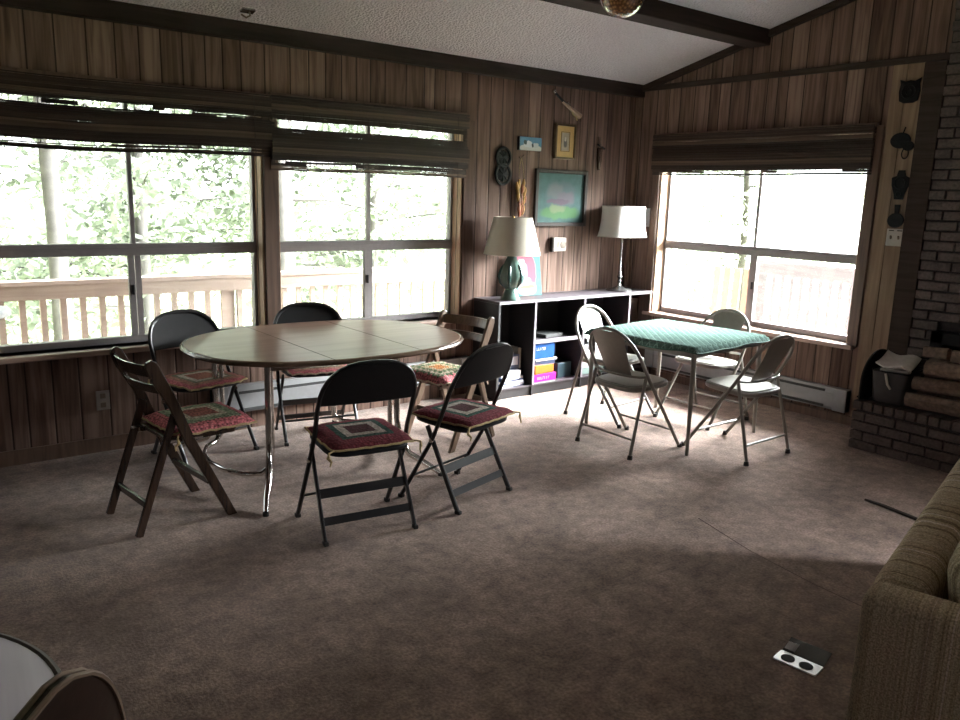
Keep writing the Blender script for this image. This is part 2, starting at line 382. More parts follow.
def add_lathe(bm, prof, seg=32, c=(0, 0, 0), sq=0.0, cap=True):
    c = Vector(c); rings = []
    for (r, z) in prof:
        ring = []
        for k in range(seg):
            a = 2 * PI * k / seg; rr = r
            ring.append(bm.verts.new(c + Vector((rr * math.cos(a), rr * math.sin(a), z))))
        rings.append(ring)
    for i in range(len(rings) - 1):
        A, B = rings[i], rings[i + 1]
        for k in range(seg): bm.faces.new((A[k], A[(k + 1) % seg], B[(k + 1) % seg], B[k]))
    if cap:
        bm.faces.new(rings[0][::-1]); bm.faces.new(rings[-1])

def add_prism(bm, outline, t, mat=None):
    """outline in local xy, extruded 0..t along z, then mat"""
    mat = mat or Matrix.Identity(4); n = len(outline)
    a = [bm.verts.new(mat @ Vector((x, y, 0))) for x, y in outline]
    b = [bm.verts.new(mat @ Vector((x, y, t))) for x, y in outline]
    bm.faces.new(a[::-1]); bm.faces.new(b)
    for i in range(n): bm.faces.new((a[i], a[(i + 1) % n], b[(i + 1) % n], b[i]))

def add_sheet(bm, fn, nu, nv, off):
    """solid sheet: fn(u,v) -> point; the other side lies at off (Vector or fn(u,v))"""
    A = [[None] * (nv + 1) for _ in range(nu + 1)]; B = [[None] * (nv + 1) for _ in range(nu + 1)]
    for i in range(nu + 1):
        for j in range(nv + 1):
            p = Vector(fn(i / nu, j / nv)); o = off(i / nu, j / nv) if callable(off) else off
            A[i][j] = bm.verts.new(p); B[i][j] = bm.verts.new(p + Vector(o))
    for i in range(nu):
        for j in range(nv):
            bm.faces.new((A[i][j], A[i + 1][j], A[i + 1][j + 1], A[i][j + 1]))
            bm.faces.new((B[i][j], B[i][j + 1], B[i + 1][j + 1], B[i + 1][j]))
    for i in range(nu):
        bm.faces.new((A[i + 1][0], A[i][0], B[i][0], B[i + 1][0])); bm.faces.new((A[i][nv], A[i + 1][nv], B[i + 1][nv], B[i][nv]))
    for j in range(nv):
        bm.faces.new((A[0][j], A[0][j + 1], B[0][j + 1], B[0][j])); bm.faces.new((A[nu][j + 1], A[nu][j], B[nu][j], B[nu][j + 1]))

def superell(a, b, n=2.5, seg=64, cx=0, cy=0):
    o = []
    for k in range(seg):
        t = 2 * PI * k / seg; c, s = math.cos(t), math.sin(t)
        o.append((cx + a * math.copysign(abs(c) ** (2 / n), c), cy + b * math.copysign(abs(s) ** (2 / n), s)))
    return o

def rrect(w, h, r, seg=6, cx=0, cy=0):
    o = []
    for (sx, sy, a0) in ((1, 1, 0), (-1, 1, 90), (-1, -1, 180), (1, -1, 270)):
        for k in range(seg + 1):
            a = R(a0 + 90 * k / seg)
            o.append((cx + sx * (w / 2 - r) + r * math.cos(a), cy + sy * (h / 2 - r) + r * math.sin(a)))
    return o

def obj(name, bm, mat, parent=None, smooth=False, bev=0.0, sub=0, label=None, kind=None):
    bmesh.ops.recalc_face_normals(bm, faces=bm.faces)
    me = bpy.data.meshes.new(name); bm.to_mesh(me); bm.free()
    mats = mat if isinstance(mat, (list, tuple)) else [mat]
    for q in mats: me.materials.append(q)
    if smooth:
        me.shade_smooth(); me.set_sharp_from_angle(angle=R(42))
    o = bpy.data.objects.new(name, me); COL.objects.link(o)
    if parent is not None: o.parent = parent
    if bev:
        md = o.modifiers.new('edge', 'BEVEL'); md.width = bev; md.segments = 2; md.limit_method = 'ANGLE'; md.angle_limit = R(40)
    if sub:
        md = o.modifiers.new('soft', 'SUBSURF'); md.levels = sub; md.render_levels = sub
    if label: o['label'] = label
    if kind: o['kind'] = kind
    return o

def tag(o, label, cat, group=None):
    o['label'] = label; o['category'] = cat
    if group: o['group'] = group
    return o

def thing(name, label, cat, loc=(0, 0, 0), rz=0.0, group=None):
    o = bpy.data.objects.new(name, None); COL.objects.link(o)
    o.empty_display_size = 0.1
    o.location = loc; o.rotation_euler = (0, 0, rz)
    return tag(o, label, cat, group)

def struct(name, bm, mat, parent=None, **kw):
    o = obj(name, bm, mat, parent, **kw)
    if parent is None: o['kind'] = 'structure'
    return o

def dup(root, loc, rz, label):
    r = root.copy(); COL.objects.link(r); r.location = loc; r.rotation_euler = (0, 0, rz); r['label'] = label
    for ch in list(root.children):
        c = ch.copy(); COL.objects.link(c); c.parent = r
        for g in list(ch.children):
            d = g.copy(); COL.objects.link(d); d.parent = c
    return r

# ------------------------------------------------------------------ room shell
W1 = (0.57, 2.15, 0.635, 2.12); W2 = (2.25, 3.765, 0.635, 2.12)       # x0,x1,z0,z1 in the back wall
W3 = (2.905, 4.765, 0.60, 2.12)                                        # y0,y1,z0,z1 in the right wall
W6 = (-1.35, -0.45, 1.1, 2.0)
def ceil_z(y): return 2.577 + 0.25 * (DY - y)
TW = 0.20
bm = bm_new(); add_box(bm, ((XL + DX) / 2, (YR + DY) / 2, -0.05), (DX - XL + 0.3, DY - YR + 0.3, 0.1)); struct('floor', bm, M['carpet'])
def hole_wall(bm, horiz, lo, hi, z1, holes, mk):
    """vertical strips of wall round the holes; mk(a0,a1,z0,z1) adds a box"""
    cur = lo
    for (a0, a1, z0, zt) in sorted(holes):
        mk(cur, a0, 0, z1); mk(a0, a1, 0, z0); mk(a0, a1, zt, z1); cur = a1
    mk(cur, hi, 0, z1)
bm = bm_new()
hole_wall(bm, True, XL, DX, 2.62, [W1, W2], lambda a, b, z0, z1: add_box(bm, ((a + b) / 2, DY + TW / 2, (z0 + z1) / 2), (b - a, TW, z1 - z0)))
struct('wall_back', bm, M['back'])
def gable(bm, x0, x1, ya, yb, z0a, z0b=None):
    """wall piece between ya..yb from z0 up to the sloping ceiling"""
    vs = []
    for x in (x0, x1):
        for (y, z) in ((ya, z0a), (yb, z0a), (yb, ceil_z(yb) + 0.02), (ya, ceil_z(ya) + 0.02)): vs.append(bm.verts.new((x, y, z)))
    a, b = vs[:4], vs[4:]
    bm.faces.new(a); bm.faces.new(b[::-1])
    for i in range(4): bm.faces.new((a[i], a[(i + 1) % 4], b[(i + 1) % 4], b[i]))
bm = bm_new()
gable(bm, DX, DX + TW, YR, W6[0], 0); gable(bm, DX, DX + TW, W6[1], W3[0], 0); gable(bm, DX, DX + TW, W6[0], W6[1], W6[3]); add_box(bm, (DX + TW / 2, (W6[0] + W6[1]) / 2, W6[2] / 2), (TW, W6[1] - W6[0], W6[2])); gable(bm, DX, DX + TW, W3[1], DY + TW, 0); gable(bm, DX, DX + TW, W3[0], W3[1], W3[3])
add_box(bm, (DX + TW / 2, (W3[0] + W3[1]) / 2, W3[2] / 2), (TW, W3[1] - W3[0], W3[2]))
struct('wall_right', bm, M['right'])
LW = (1.2, 2.3, 0.9, 1.9)
bm = bm_new()
gable(bm, XL - TW, XL, YR, LW[0], 0); gable(bm, XL - TW, XL, LW[1], DY + TW, 0); gable(bm, XL - TW, XL, LW[0], LW[1], LW[3])
add_box(bm, (XL - TW / 2, (LW[0] + LW[1]) / 2, LW[2] / 2), (TW, LW[1] - LW[0], LW[2])); struct('wall_left', bm, M['right'])
RW = (2.9, 3.3, 1.2, 1.7)
bm = bm_new()
hole_wall(bm, True, XL, DX, ceil_z(YR), [RW], lambda a, b, z0, z1: add_box(bm, ((a + b) / 2, YR - TW / 2, (z0 + z1) / 2), (b - a, TW, z1 - z0)))
struct('wall_rear', bm, M['back'])
bm = bm_new()
vs = []
for x in (XL - 0.2, DX + 0.2):
    for y in (DY + 0.2, YR - 0.2):
        for dz in (0, 0.12): vs.append(bm.verts.new((x, y, ceil_z(y) + dz)))
bmesh.ops.convex_hull(bm, input=bm.verts); struct('ceiling', bm, M['ceil'])
# crown beam along the back wall, ceiling beam, frieze moulding on the right wall
bm = bm_new(); add_box(bm, ((XL + DX) / 2, DY - 0.035, 2.55), (DX - XL, 0.07, 0.12)); struct('trim_1', bm, M['trimdark'], bev=0.006)
bm = bm_new(); add_box(bm, ((XL + DX) / 2, 3.885, 2.875), (DX - XL, 0.19, 0.18)); struct('trim_2', bm, M['trimdark'], bev=0.008)
bm = bm_new(); add_box(bm, (DX - 0.012, (DY + YR) / 2, 2.562), (0.024, DY - YR, 0.045)); struct('trim_3', bm, M['trimdark_y'], bev=0.004)
bm = bm_new()
bar(bm, (DX - 0.02, DY - 0.05, ceil_z(DY - 0.05) - 0.03), (DX - 0.02, YR, ceil_z(YR) - 0.03), 0.05, 0.04, Vector((1, 0, 0)))
struct('trim_4', bm, M['trimdark_y'])
bm = bm_new(); add_box(bm, (DX - 0.018, DY - 0.018, 1.25), (0.036, 0.036, 2.5)); struct('trim_5', bm, M['casing'])
# baseboards
bm = bm_new(); add_box(bm, ((XL + 2.0) / 2, DY - 0.008, 0.045), (2.0 - XL, 0.016, 0.09)); struct('baseboard_back', bm, M['casing'], bev=0.003)
bm = bm_new(); add_box(bm, (DX - 0.008, (2.56 + 4.7) / 2, 0.035), (0.016, 4.7 - 2.56, 0.07)); struct('baseboard_right', bm, M['casing'], bev=0.003)
# pale board panel and dark upright beside the brick
bm = bm_new(); add_box(bm, (DX - 0.006, 2.66, 1.29), (0.012, 0.115, 2.50)); add_box(bm, (DX - 0.006, 2.768, 1.29), (0.012, 0.095, 2.50)); struct('trim_6', bm, M['light_panel'], bev=0.003)
bm = bm_new(); add_box(bm, (DX - 0.02, 2.53, 1.42), (0.04, 0.14, 2.23)); struct('trim_7', bm, M['trimdark_y'], bev=0.004)

# windows ------------------------------------------------------------------
def make_window(n, w, horizontal, screens, casing):
    """frame in the wall plane, sill, jamb lining, casing.  horizontal: True back wall, False right wall"""
    a0, a1, z0, z1 = w
    def P(a, d, z): return (a, DY + d, z) if horizontal else (DX + d, a, z)
    def S(la, ld, lz): return (la, ld, lz) if horizontal else (ld, la, lz)
    am = (a0 + a1) / 2; zr = 1.211; g = 0.135
    root = bpy.data.objects.new('window_%d' % n, None); COL.objects.link(root); root['kind'] = 'structure'
    bm = bm_new()
    fw = 0.03
    for a in (a0 + fw / 2, a1 - fw / 2): add_box(bm, P(a, g, (z0 + z1) / 2), S(fw, 0.06, z1 - z0))
    for z in (z0 + 0.02, z1 - 0.02): add_box(bm, P(am, g, z), S(a1 - a0, 0.06, 0.04))
    obj('frame', bm, M['alu'], root, bev=0.003)
    bm = bm_new(); add_box(bm, P(am, g - 0.005, zr), S(a1 - a0 - 0.03, 0.07, 0.072)); add_box(bm, P(am, g - 0.042, zr + 0.01), S(a1 - a0 - 0.03, 0.008, 0.012)); obj('meeting_rail', bm, M['alu'], root, bev=0.003)
    bm = bm_new(); add_box(bm, P(am, g, (zr + z1) / 2), S(0.026, 0.04, z1 - zr - 0.04)); obj('upper_mullion', bm, M['alu'], root, bev=0.002)
    bm = bm_new()
    for q in (-0.022, 0.022): add_box(bm, P(am + q, g - 0.012 if q < 0 else g + 0.012, (z0 + zr) / 2), S(0.036, 0.03, zr - z0 - 0.05))
    obj('sash_stile', bm, M['alu'], root, bev=0.002)
    bm = bm_new(); add_box(bm, P(am - 0.02, g - 0.035, z0 + 0.33), S(0.012, 0.02, 0.06)); obj('latch', bm, M['black'], root, bev=0.002)
    for (p0, p1, zz0, zz1) in ((a0, am, zr, z1), (am, a1, zr, z1), (a0, am, z0, zr), (am, a1, z0, zr)):
        bm = bm_new(); add_box(bm, P((p0 + p1) / 2, g, (zz0 + zz1) / 2), S(p1 - p0 - 0.02, 0.004, zz1 - zz0 - 0.05)); obj('pane', bm, M['glass'], root)
    for s in screens:
        p0, p1 = ((a0, am), (am, a1))[s]
        bm = bm_new(); add_box(bm, P((p0 + p1) / 2, g + 0.04, (z0 + zr) / 2), S(p1 - p0 - 0.03, 0.002, zr - z0 - 0.06)); obj('insect_screen', bm, M['screen' if horizontal else 'screen_thin'], root)
    # sill board and lining
    bm = bm_new(); add_box(bm, P(am, 0.035, z0 - 0.016), S(a1 - a0 + casing * 2, 0.19, 0.032)); obj('sill', bm, M['sill'] if horizontal else M['sill_y'], root, bev=0.006)
    bm = bm_new()
    for a, s in ((a0, -1), (a1, 1)): add_box(bm, P(a - s * 0.006, 0.055, (z0 + z1) / 2), S(0.012, 0.11, z1 - z0))
    add_box(bm, P(am, 0.055, z1 - 0.008), S(a1 - a0, 0.11, 0.016))
    obj('jamb', bm, M['jamb'], root, bev=0.002)
    return root
make_window(1, W1, True, [1], 0.05)
make_window(2, W2, True, [0, 1], 0.05)
make_window(3, W3, False, [0], 0.06)
# casings
bm = bm_new(); add_box(bm, (2.20, DY - 0.011, 1.40), (0.098, 0.022, 1.5)); struct('trim_8', bm, M['casing'], bev=0.003)
bm = bm_new(); add_box(bm, (3.815, DY - 0.009, 1.40), (0.096, 0.018, 1.5)); struct('trim_9', bm, M['back'], bev=0.003)
bm = bm_new(); add_box(bm, (0.52, DY - 0.011, 1.40), (0.10, 0.022, 1.5)); struct('trim_10', bm, M['casing'], bev=0.003)
bm = bm_new(); add_box(bm, (DX - 0.011, 2.865, 1.37), (0.022, 0.076, 1.56)); struct('trim_11', bm, M['casing'], bev=0.003)
bm = bm_new(); add_box(bm, (DX - 0.011, 4.805, 1.37), (0.022, 0.078, 1.56)); struct('trim_12', bm, M['casing'], bev=0.003)
# small unseen rear window behind the camera, added for fill light
root = bpy.data.objects.new('window_4', None); COL.objects.link(root); root['kind'] = 'structure'
bm = bm_new()
for x in (RW[0] + 0.03, (RW[0] + RW[1]) / 2, RW[1] - 0.03): add_box(bm, (x, YR - 0.07, (RW[2] + RW[3]) / 2), (0.06, 0.06, RW[3] - RW[2]))
for z in (RW[2] + 0.03, RW[3] - 0.03): add_box(bm, ((RW[0] + RW[1]) / 2, YR - 0.07, z), (RW[1] - RW[0], 0.06, 0.06))
obj('frame', bm, M['alu'], root)
root = bpy.data.objects.new('window_6', None); COL.objects.link(root); root['kind'] = 'structure'  # unseen right-wall window, put in and sized to light the sofa
bm = bm_new()
for y in (W6[0] + 0.03, W6[1] - 0.03): add_box(bm, (DX + 0.07, y, (W6[2] + W6[3]) / 2), (0.06, 0.06, W6[3] - W6[2]))
for z in (W6[2] + 0.03, W6[3] - 0.03): add_box(bm, (DX + 0.07, (W6[0] + W6[1]) / 2, z), (0.06, W6[1] - W6[0], 0.06))
obj('frame', bm, M['alu'], root)
root = bpy.data.objects.new('window_5', None); COL.objects.link(root); root['kind'] = 'structure'  # unseen left-wall window, added to brighten the round table
bm = bm_new()
for y in (LW[0] + 0.03, (LW[0] + LW[1]) / 2, LW[1] - 0.03): add_box(bm, (XL - 0.07, y, (LW[2] + LW[3]) / 2), (0.06, 0.06, LW[3] - LW[2]))
for z in (LW[2] + 0.03, LW[3] - 0.03): add_box(bm, (XL - 0.07, (LW[0] + LW[1]) / 2, z), (0.06, LW[1] - LW[0], 0.06))
obj('frame', bm, M['alu'], root)

# ------------------------------------------------------------------ bamboo blinds
def make_blind(label, loc, rz, length, ztop, layers, cordx, seed):
    """local x along the blind, -y into the room. layers: (y, z_top, z_bot, gaps) with gaps (x0,x1,z0,z1)"""
    rnd = random.Random(seed)
    t = thing('bamboo_blind', label, 'blind', loc, rz, 'rolled bamboo blinds over the windows')
    for (name, y, za, zb, gaps, sag) in layers:
        bm = bm_new(); z = za; k = 0
        while z > zb:
            h = rnd.choice((0.006, 0.008, 0.011, 0.014)); z -= h
            nseg = 8; segs = []
            for i in range(nseg):
                x0, x1 = length * i / nseg, length * (i + 1) / nseg; xm = (x0 + x1) / 2
                cut = False
                for (g0, g1, gz0, gz1) in gaps:
                    if gz0 < z < gz1 and x1 > g0 and x0 < g1:
                        if g0 > x0 + 0.02: segs.append((x0, g0))
                        if g1 < x1 - 0.02: segs.append((g1, x1))
                        cut = True; break
                if not cut: segs.append((x0, x1))
            dy = rnd.uniform(-0.003, 0.003); hh = h * rnd.choice((1.02, 1.05, 1.08, 0.97))
            runs = []
            for (x0, x1) in segs:
                if runs and abs(runs[-1][-1] - x0) < 1e-6: runs[-1].append(x1)
                else: runs.append([x0, x1])
            for xs in runs:
                rows = []
                for xx in xs:
                    ss = sag * math.sin(3.1 * xx + seed) + 0.0012 * math.sin(9 * xx + k)
                    rows.append([bm.verts.new((xx, y + dy + yy, z + zz + ss)) for (yy, zz) in ((-0.0022, -hh / 2), (0.0022, -hh / 2), (0.0022, hh / 2), (-0.0022, hh / 2))])
                bm.faces.new(rows[0]); bm.faces.new(rows[-1][::-1])
                for A, B in zip(rows, rows[1:]):
                    for q in range(4): bm.faces.new((A[q], A[(q + 1) % 4], B[(q + 1) % 4], B[q]))
            k += 1
        obj(name, bm, M['slat'], t)
    bm = bm_new(); add_box(bm, (length / 2, -0.018, ztop - 0.012), (length, 0.03, 0.028)); obj('headrail', bm, M['casing'], t, bev=0.003)
    bm = bm_new(); zb = min(l[3] for l in layers); n = int(length / 0.045)
    ya = layers[0][1]
    for i in range(n + 1):
        x = 0.01 + (length - 0.02) * i / n
        add_tube(bm, [(x, ya - 0.004, ztop - 0.02), (x, ya - 0.004, zb + 0.012)], 0.0022, 4)
    obj('weave_string', bm, M['string'], t)
    if cordx is not None:
        bm = bm_new(); add_tube(bm, [(cordx, -0.062, ztop - 0.02), (cordx + 0.004, -0.062, 1.6), (cordx, -0.06, 1.15), (cordx + 0.002, -0.06, 0.72)], 0.0022, 6)
        obj('pull_cord', bm, M['string'], t)
    return t
make_blind('dark bamboo blind bunched above the left window of the long wall', (0.45, DY - 0.002, 0), 0, 1.745, 2.185, [
    ('slat_sheet', -0.03, 2.175, 1.80, [(0.22, 0.42, 2.035, 2.062), (0.62, 1.02, 2.03, 2.052), (0.55, 0.9, 2.062, 2.070), (1.06, 1.25, 2.02, 2.045), (1.4, 1.46, 2.0, 2.02), (0.2, 0.78, 1.822, 1.85), (1.3, 1.62, 1.822, 1.845), (1.02, 1.12, 1.88, 1.886)], 0.012),
    ('folded_slats', -0.044, 2.02, 1.855, [], 0.011), ('folded_slats', -0.056, 2.0, 1.865, [], 0.010), ('valance', -0.056, 2.175, 2.075, [], 0.006)], 1.63, 3)
make_blind('bamboo blind with a see-through strip over the middle window', (2.195, DY - 0.002, 0), 0, 1.58, 2.20, [
    ('slat_sheet', -0.03, 2.19, 1.735, [(0.03, 1.55, 1.985, 2.045), (0.10, 0.75, 2.068, 2.074), (0.03, 0.10, 1.765, 1.785), (0.25, 0.62, 1.745, 1.775)], 0.004),
    ('folded_slats', -0.044, 1.955, 1.79, [], 0.004), ('folded_slats', -0.056, 1.94, 1.80, [], 0.004), ('folded_slats', -0.068, 1.93, 1.84, [], 0.003), ('valance', -0.056, 2.19, 2.09, [], 0.002)], 1.475, 11)
make_blind('bamboo blind rolled up over the window by the brick fireplace', (DX - 0.002, 4.835, 0), -PI / 2, 1.965, 2.165, [
    ('slat_sheet', -0.03, 2.155, 1.822, [(0.1, 0.5, 1.836, 1.843), (0.55, 1.1, 1.832, 1.848), (1.2, 1.75, 1.834, 1.85), (0.05, 1.8, 1.826, 1.829)], 0.003),
    ('folded_slats', -0.044, 2.03, 1.868, [], 0.003), ('folded_slats', -0.056, 1.99, 1.88, [], 0.003), ('valance', -0.056, 2.155, 2.05, [], 0.002)], None, 21)

# ------------------------------------------------------------------ baseboard heaters
def make_heater(label, loc, rz, length, h=0.165):
    t = thing('baseboard_heater', label, 'heater', loc, rz, 'electric baseboard heaters')
    bm = bm_new()
    prof = [(0, 0), (-0.055, 0.0), (-0.062, 0.02), (-0.066, 0.125), (-0.05, h), (0, h)]
    m = Matrix(((0, 0, 1, 0), (1, 0, 0, 0), (0, 1, 0, 0), (0, 0, 0, 1)))
    add_prism(bm, prof, length, m); obj('cover', bm, M['heater'], t, bev=0.003)
    for z in (0.022, 0.138):
        bm = bm_new(); add_box(bm, ((length) / 2, -0.063 if z < 0.1 else -0.0615, z), (length - 0.34, 0.008, 0.018)); obj('vent_slot', bm, M['heater_dark'], t)
    for x in (0.05, length - 0.05):
        bm = bm_new(); add_box(bm, (x, -0.034, h / 2), (0.1, 0.07, h + 0.004)); obj('end_cap', bm, M['heater'], t, bev=0.004)
    return t
make_heater('long grey baseboard heater low on the wall under the middle window', (1.75, DY, 0.13), 0, 2.1, 0.185)
make_heater('grey baseboard heater on the wall beneath the window by the fireplace', (DX, 4.75, 0.10), -PI / 2, 1.92)

# ------------------------------------------------------------------ oval dining table
TB = (2.185, 4.245)
t = thing('dining_table', 'oval wood-grain dining table on bent chrome tube legs', 'table', (TB[0], TB[1], 0))
bm = bm_new(); add_prism(bm, superell(0.82, 0.608, 2.35, 96), 0.026, Matrix.Translation((0, 0, 0.714))); top = obj('tabletop', bm, M['laminate'], t, True, bev=0.006)
bm = bm_new()
out = superell(0.825, 0.613, 2.35, 96); add_tube(bm, [(x, y, 0.725) for x, y in out], 0.013, 8, True); obj('edge_band', bm, M['laminate_edge'], top, True)
bm = bm_new()
for x in (-0.27, 0.27): add_box(bm, (x, 0, 0.7404), (0.0025, 1.185, 0.0012))
obj('leaf_joint', bm, M['seam'], top)
bm = bm_new()
for y in (-0.38, 0.38): add_box(bm, (0, y, 0.69), (1.05, 0.02, 0.045))
for x in (-0.52, 0.45): add_box(bm, (x, 0, 0.69), (0.02, 0.76, 0.045))
obj('apron', bm, M['brownwood'], t, bev=0.003)
def leg_pair(sx, xo):
    for sy in (-1, 1):
        bm = bm_new(); x0, y0 = sx * xo, sy * 0.39
        add_tube(bm, [(x0, y0, 0.71), (x0, y0, 0.30), (x0 + sx * 0.01, y0 + sy * 0.02, 0.17), (x0 + sx * 0.04, y0 + sy * 0.075, 0.10), (x0 + sx * 0.10, y0 + sy * 0.18, 0.05), (x0 + sx * 0.138, y0 + sy * 0.262, 0.014)], [0.017, 0.017, 0.019, 0.019, 0.017, 0.014], 12)
        lg = obj('leg', bm, M['chrome'], t, True)
        bm = bm_new(); add_tube(bm, [(x0 + sx * 0.138, y0 + sy * 0.262, 0.0), (x0 + sx * 0.138, y0 + sy * 0.262, 0.018)], 0.016, 12); obj('foot_cap', bm, M['rubber'], lg, True)
    bm = bm_new(); xa = sx * xo + sx * 0.028; pts = []
    for (dx, y, z) in ((0, -0.36, 0.70), (0, -0.36, 0.24), (0.01, -0.355, 0.15), (0.06, -0.34, 0.105), (0.14, -0.28, 0.1), (0.20, -0.16, 0.1), (0.225, 0, 0.1), (0.20, 0.16, 0.1), (0.14, 0.28, 0.1), (0.06, 0.34, 0.105), (0.01, 0.355, 0.15), (0, 0.36, 0.24), (0, 0.36, 0.70)):
        pts.append((sx * xo + sx * dx * 0.95 - sx * 0.03, y, z))
    # smooth the bend a little
    sm = []
    for i in range(len(pts) - 1):
        a, b = Vector(pts[i]), Vector(pts[i + 1]); sm += [a, (a + b) / 2]
    sm.append(Vector(pts[-1]))
    add_tube(bm, sm, 0.0135, 10); obj('bent_brace', bm, M['chrome'], t, True)
leg_pair(-1, 0.555); leg_pair(1, 0.235)

# ------------------------------------------------------------------ black folding chairs
def arch(xh, z_s, z_t, y_of, n=14, p=2.4):
    pts = []
    for k in range(n + 1):
        a = PI * k / n; c, s = math.cos(a), math.sin(a)
        x = xh * math.copysign(abs(c) ** (2 / p), c); z = z_s + (z_t - z_s) * abs(s) ** (2 / p)
        pts.append((x, y_of(z), z))
    return pts
def lerp_tab(tab):
    def f(z):
        if z <= tab[0][0]: return tab[0][1]
        for (a, b) in zip(tab, tab[1:]):
            if z <= b[0]: return a[1] + (b[1] - a[1]) * (z - a[0]) / (b[0] - a[0])
        return tab[-1][1]
    return f
def make_black_chair(label, loc, rz):
    t = thing('folding_chair', label, 'chair', loc, rz, 'black steel folding chairs')
    yo = lerp_tab([(0, 0.195), (0.36, -0.02), (0.6, -0.115), (0.8, -0.20), (0.86, -0.22)])
    bm = bm_new()
    up = [(0.24, yo(z), z) for z in (0.02, 0.18, 0.36)] + [(0.232, yo(0.5), 0.5)]
    ar = arch(0.236, 0.62, 0.85, yo, 16, 2.7)
    pts = up + ar + [(-x, y, z) for (x, y, z) in up[::-1]]
    add_tube(bm, pts, 0.0115, 8); obj('back_frame', bm, M['black'], t, True)
    bm = bm_new()   # wide pressed backrest filling the arch
    def back(u, v):
        z = 0.645 + (0.84 - 0.645) * v
        f = max(0.0, (z - 0.62) / (0.85 - 0.62)); xh = 0.236 * max(0.0, 1 - f ** 2.7) ** (1 / 2.7)
        xh = max(xh - 0.004, 0.02); x = xh * (2 * u - 1)
        return (x, yo(z) - 0.018 * (1 - (x / 0.236) ** 2) + 0.004, z)
    add_sheet(bm, back, 16, 14, Vector((0, -0.012, 0.004))); obj('backrest', bm, M['black_soft'], t, True)
    bm = bm_new(); add_prism(bm, superell(0.207, 0.195, 4.5, 40, 0, 0.0), 0.022, Matrix.Translation((0, -0.025, 0.425)) @ Matrix.Rotation(R(2), 4, 'X')); obj('seat', bm, M['black_soft'], t, True, bev=0.006)
    for s in (-1, 1):
        bm = bm_new(); bar(bm, (s * 0.226, -0.188, 0.012), (s * 0.218, 0.03, 0.425), 0.024, 0.014); lg = obj('rear_leg', bm, M['black'], t, bev=0.003)
        bm = bm_new(); add_box(bm, (s * 0.226, -0.192, 0.01), (0.022, 0.034, 0.02)); obj('foot_cap', bm, M['rubber'], lg, bev=0.004)
        bm = bm_new(); add_box(bm, (s * 0.24, 0.188, 0.01), (0.026, 0.03, 0.02)); obj('foot_cap', bm, M['rubber'], t, bev=0.004)
    bm = bm_new(); add_box(bm, (0, -0.085, 0.21), (0.445, 0.006, 0.045), Euler((R(-28), 0, 0))); add_box(bm, (0, -0.145, 0.095), (0.448, 0.006, 0.038), Euler((R(-28), 0, 0))); obj('rear_stretcher', bm, M['black'], t)
    bm = bm_new(); add_tube(bm, [(-0.24, yo(0.14), 0.14), (0.24, yo(0.14), 0.14)], 0.007, 8); obj('front_stretcher', bm, M['black'], t, True)
    for s in (-1, 1):
        bm = bm_new(); add_tube(bm, [(s * 0.243, yo(0.36), 0.36), (s * 0.252, yo(0.36), 0.36)], 0.012, 10); obj('pivot_bolt', bm, M['chrome'], t, True)
    return t
BLACK = [
    ('black folding chair front and centre at the oval table, below its left half', (1.828, 3.273, 0), R(-8.2)),
    ('black folding chair nearest the bookcase at the front of the oval table, turned inward', (2.470, 3.318, 0), R(15)),
    ('black folding chair behind the oval table at the left window, beside the dark wooden chair', (1.585, 4.73, 0), R(194)),
    ('black folding chair behind the oval table below the post between the two long-wall windows', (2.325, 4.71, 0), R(168)),
]
bc = make_black_chair(*BLACK[0])
for lb, lo, rz in BLACK[1:]: dup(bc, lo, rz, lb)

